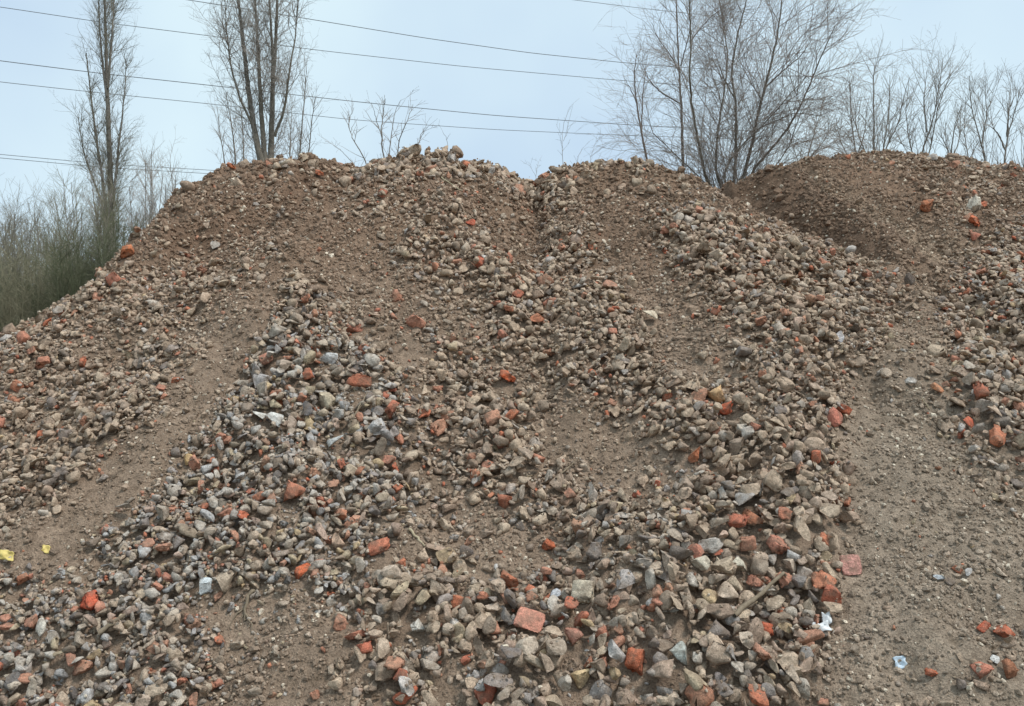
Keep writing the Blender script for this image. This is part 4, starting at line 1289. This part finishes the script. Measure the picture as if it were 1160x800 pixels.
# ------------------------------------------------------------------ sticks, roots and scraps of litter
M_WOOD = bark_material('dead_wood', (0.16, 0.12, 0.08), (0.30, 0.24, 0.17), 30)
M_PALEWOOD = bark_material('pale_wood', (0.34, 0.28, 0.18), (0.52, 0.44, 0.30), 30)

def hz(x, y):
    i, j = hidx(np.array([x]), np.array([y]))
    return float(H[i[0], j[0]])

def stick(name, label, cat, pix, rad, mat, seed, forks=(), bend=0.15):
    r = np.random.default_rng(seed)
    tb = Tubes()
    def path(pp_):
        W = [first_hit(a, b, H) for a, b in pp_]
        P = np.array([(x_, y_, hz(x_, y_)) for x_, y_ in W])
        A, B = P[0], P[-1]
        n_ = max(6, 3 * len(P))
        Q = smooth_path(P, n_)
        for q in range(n_):                      # lie on the stones, never below them
            Q[q, 2] = max(Q[q, 2], Q[q, 2] * 0.5 + 0.5 * hz(Q[q, 0], Q[q, 1])) + rad * 0.6
        w_ = np.linspace(0, 1, n_)[:, None]
        line = A * (1 - w_) + B * w_
        line[:, 2] += max(0.0, float(np.max(np.array([hz(a_, b_) for a_, b_ in line[:, :2]]) - line[:, 2]))) * 0.6 + rad * 0.5
        Q = Q * bend + line * (1 - bend)
        Q[1:-1] += r.normal(0, rad * 0.25, (n_ - 2, 3))
        return Q
    P = path(pix)
    tb.add(P, np.linspace(rad, rad * 0.6, len(P)) * r.uniform(0.85, 1.15, len(P)), 6)
    for f in forks:
        P = path(f); tb.add(P, np.linspace(rad * 0.6, rad * 0.2, len(P)), 5)
    o = tb.build(name, mat)
    tag(o, label, cat)
    return o

stick('dead_branch', 'brown dead branch lying on the large cobbles at lower right', 'stick', [(832, 704), (850, 696), (870, 688), (888, 681)], 0.014, M_WOOD, 1, [[(862, 692), (858, 684)]])
stick('dead_stick', 'thin straight stick on soil below the centre', 'stick', [(630, 545), (640, 535), (652, 524)], 0.007, M_WOOD, 2)
stick('wood_splinter', 'yellowish wood splinter at the right border of the clean gravel', 'stick', [(464, 603), (472, 612), (481, 623)], 0.009, M_PALEWOOD, 3)
stick('root', 'pale forked root hanging below the clean gravel at lower left', 'root', [(288, 672), (280, 684), (276, 694), (278, 706)], 0.010, M_WOOD, 4,
      [[(277, 692), (266, 702), (258, 716)], [(278, 700), (284, 708), (288, 718)], [(277, 696), (272, 708)]], 0.8)
stick('dead_stick', 'grey bark strip in the gravel at the lower left', 'stick', [(112, 728), (126, 714), (142, 702)], 0.013, M_WOOD, 5)
stick('root', 'thin roots and stalks caught in the top right of the clean gravel', 'root', [(398, 480), (404, 468), (412, 458), (416, 446)], 0.006, M_WOOD, 6, [[(404, 468), (414, 466), (424, 462)], [(390, 474), (392, 462)]], 0.7)
stick('dead_stick', 'thin pale stalk on the bare soil ridge left of the triangular chip', 'stick', [(1044, 456), (1049, 463), (1053, 469)], 0.004, M_PALEWOOD, 7)
stick('dead_stick', 'short stick below the skyline of the middle top', 'stick', [(500, 205), (510, 215), (522, 222)], 0.010, M_PALEWOOD, 8)

def plastic(name, rgb):
    m, n, l, p = new_mat(name)
    t = node_noise(n, l, n.new('ShaderNodeNewGeometry').outputs['Position'], 60, 3, 0.6)
    c = np.array(rgb)
    rmp = node_ramp(n, l, t.outputs['Fac'], [(0.3, c * 0.8), (0.7, c)])
    l.new(rmp.outputs['Color'], p.inputs['Base Color'])
    p.inputs['Roughness'].default_value = 0.55
    return m
P_WHITE = plastic('white_plastic', (0.84, 0.84, 0.83)); P_YEL = plastic('yellow_plastic', (0.80, 0.62, 0.20)); P_BLUE = plastic('bluish_plastic', (0.60, 0.70, 0.78))

def scrap(name, label, u0, v0, w, h, mat, seed):
    """a crumpled torn sheet with thickness"""
    r = np.random.default_rng(seed)
    x0, y0 = first_hit(u0, v0 + h * 0.3, H)
    a_, b_ = 0.5 * w / FPX * y0, 0.5 * h / FPX * y0
    n_ = 9
    g_ = np.linspace(-1, 1, n_)
    A, B = np.meshgrid(g_, g_, indexing='ij')
    ang = np.arctan2(B, A); rim = 1 + 0.16 * np.sin(2 * ang + seed) + 0.10 * np.sin(5 * ang + 2 * seed)
    rad = np.maximum(np.abs(A), np.abs(B))
    nrm = slope_normal(x0, y0); upv = Vector(nrm) * 0.6 + Vector((0, -0.6, 0.2))
    M = rot_from(upv.normalized(), 0, (0, 0))
    Zc = 0.35 * b_ * (np.sin(3 * A + seed) * np.cos(2.5 * B) + r.normal(0, 0.25, A.shape))
    Pl = np.stack([A * a_ * rim, B * b_ * rim, Zc], -1).reshape(-1, 3)
    T_ = Pl - np.array([0, 0, 0.0025])
    V_ = np.concatenate([Pl, T_]) @ M.T
    ii = np.arange(n_ * n_).reshape(n_, n_)
    top = np.stack([ii[:-1, :-1], ii[1:, :-1], ii[1:, 1:], ii[:-1, 1:]], -1).reshape(-1, 4)
    bot = top[:, ::-1] + n_ * n_
    edge = np.concatenate([ii[:, 0], ii[-1, 1:], ii[-2::-1, -1], ii[0, -2:0:-1]])
    e2 = np.roll(edge, -1)
    sidef = np.stack([edge, edge + n_ * n_, e2 + n_ * n_, e2], -1)
    me = mesh_arrays(name, V_, np.concatenate([top, bot, sidef]))
    o = link(name, me, mat)
    o.location = (x0, y0, hz(x0, y0) + b_ * 0.45)
    tag(o, label, 'litter')
scrap('plastic_scrap', 'upper small white plastic scrap at the cobbles\' edge beside the bare soil', 937, 701, 9, 14, P_WHITE, 1)
scrap('plastic_scrap', 'larger torn white plastic scrap at the cobbles\' edge beside the bare soil', 930, 712, 18, 12, P_WHITE, 2)
scrap('plastic_scrap', 'yellow plastic scrap at the left edge on the soil spur', 7, 634, 16, 11, P_YEL, 3)
scrap('plastic_scrap', 'tiny yellow plastic scrap on the soil spur near the left edge', 52, 625, 9, 8, P_YEL, 4)
scrap('plastic_scrap', 'crumpled bluish plastic scrap on bare soil at the bottom right', 1020, 751, 14, 12, P_BLUE, 5)
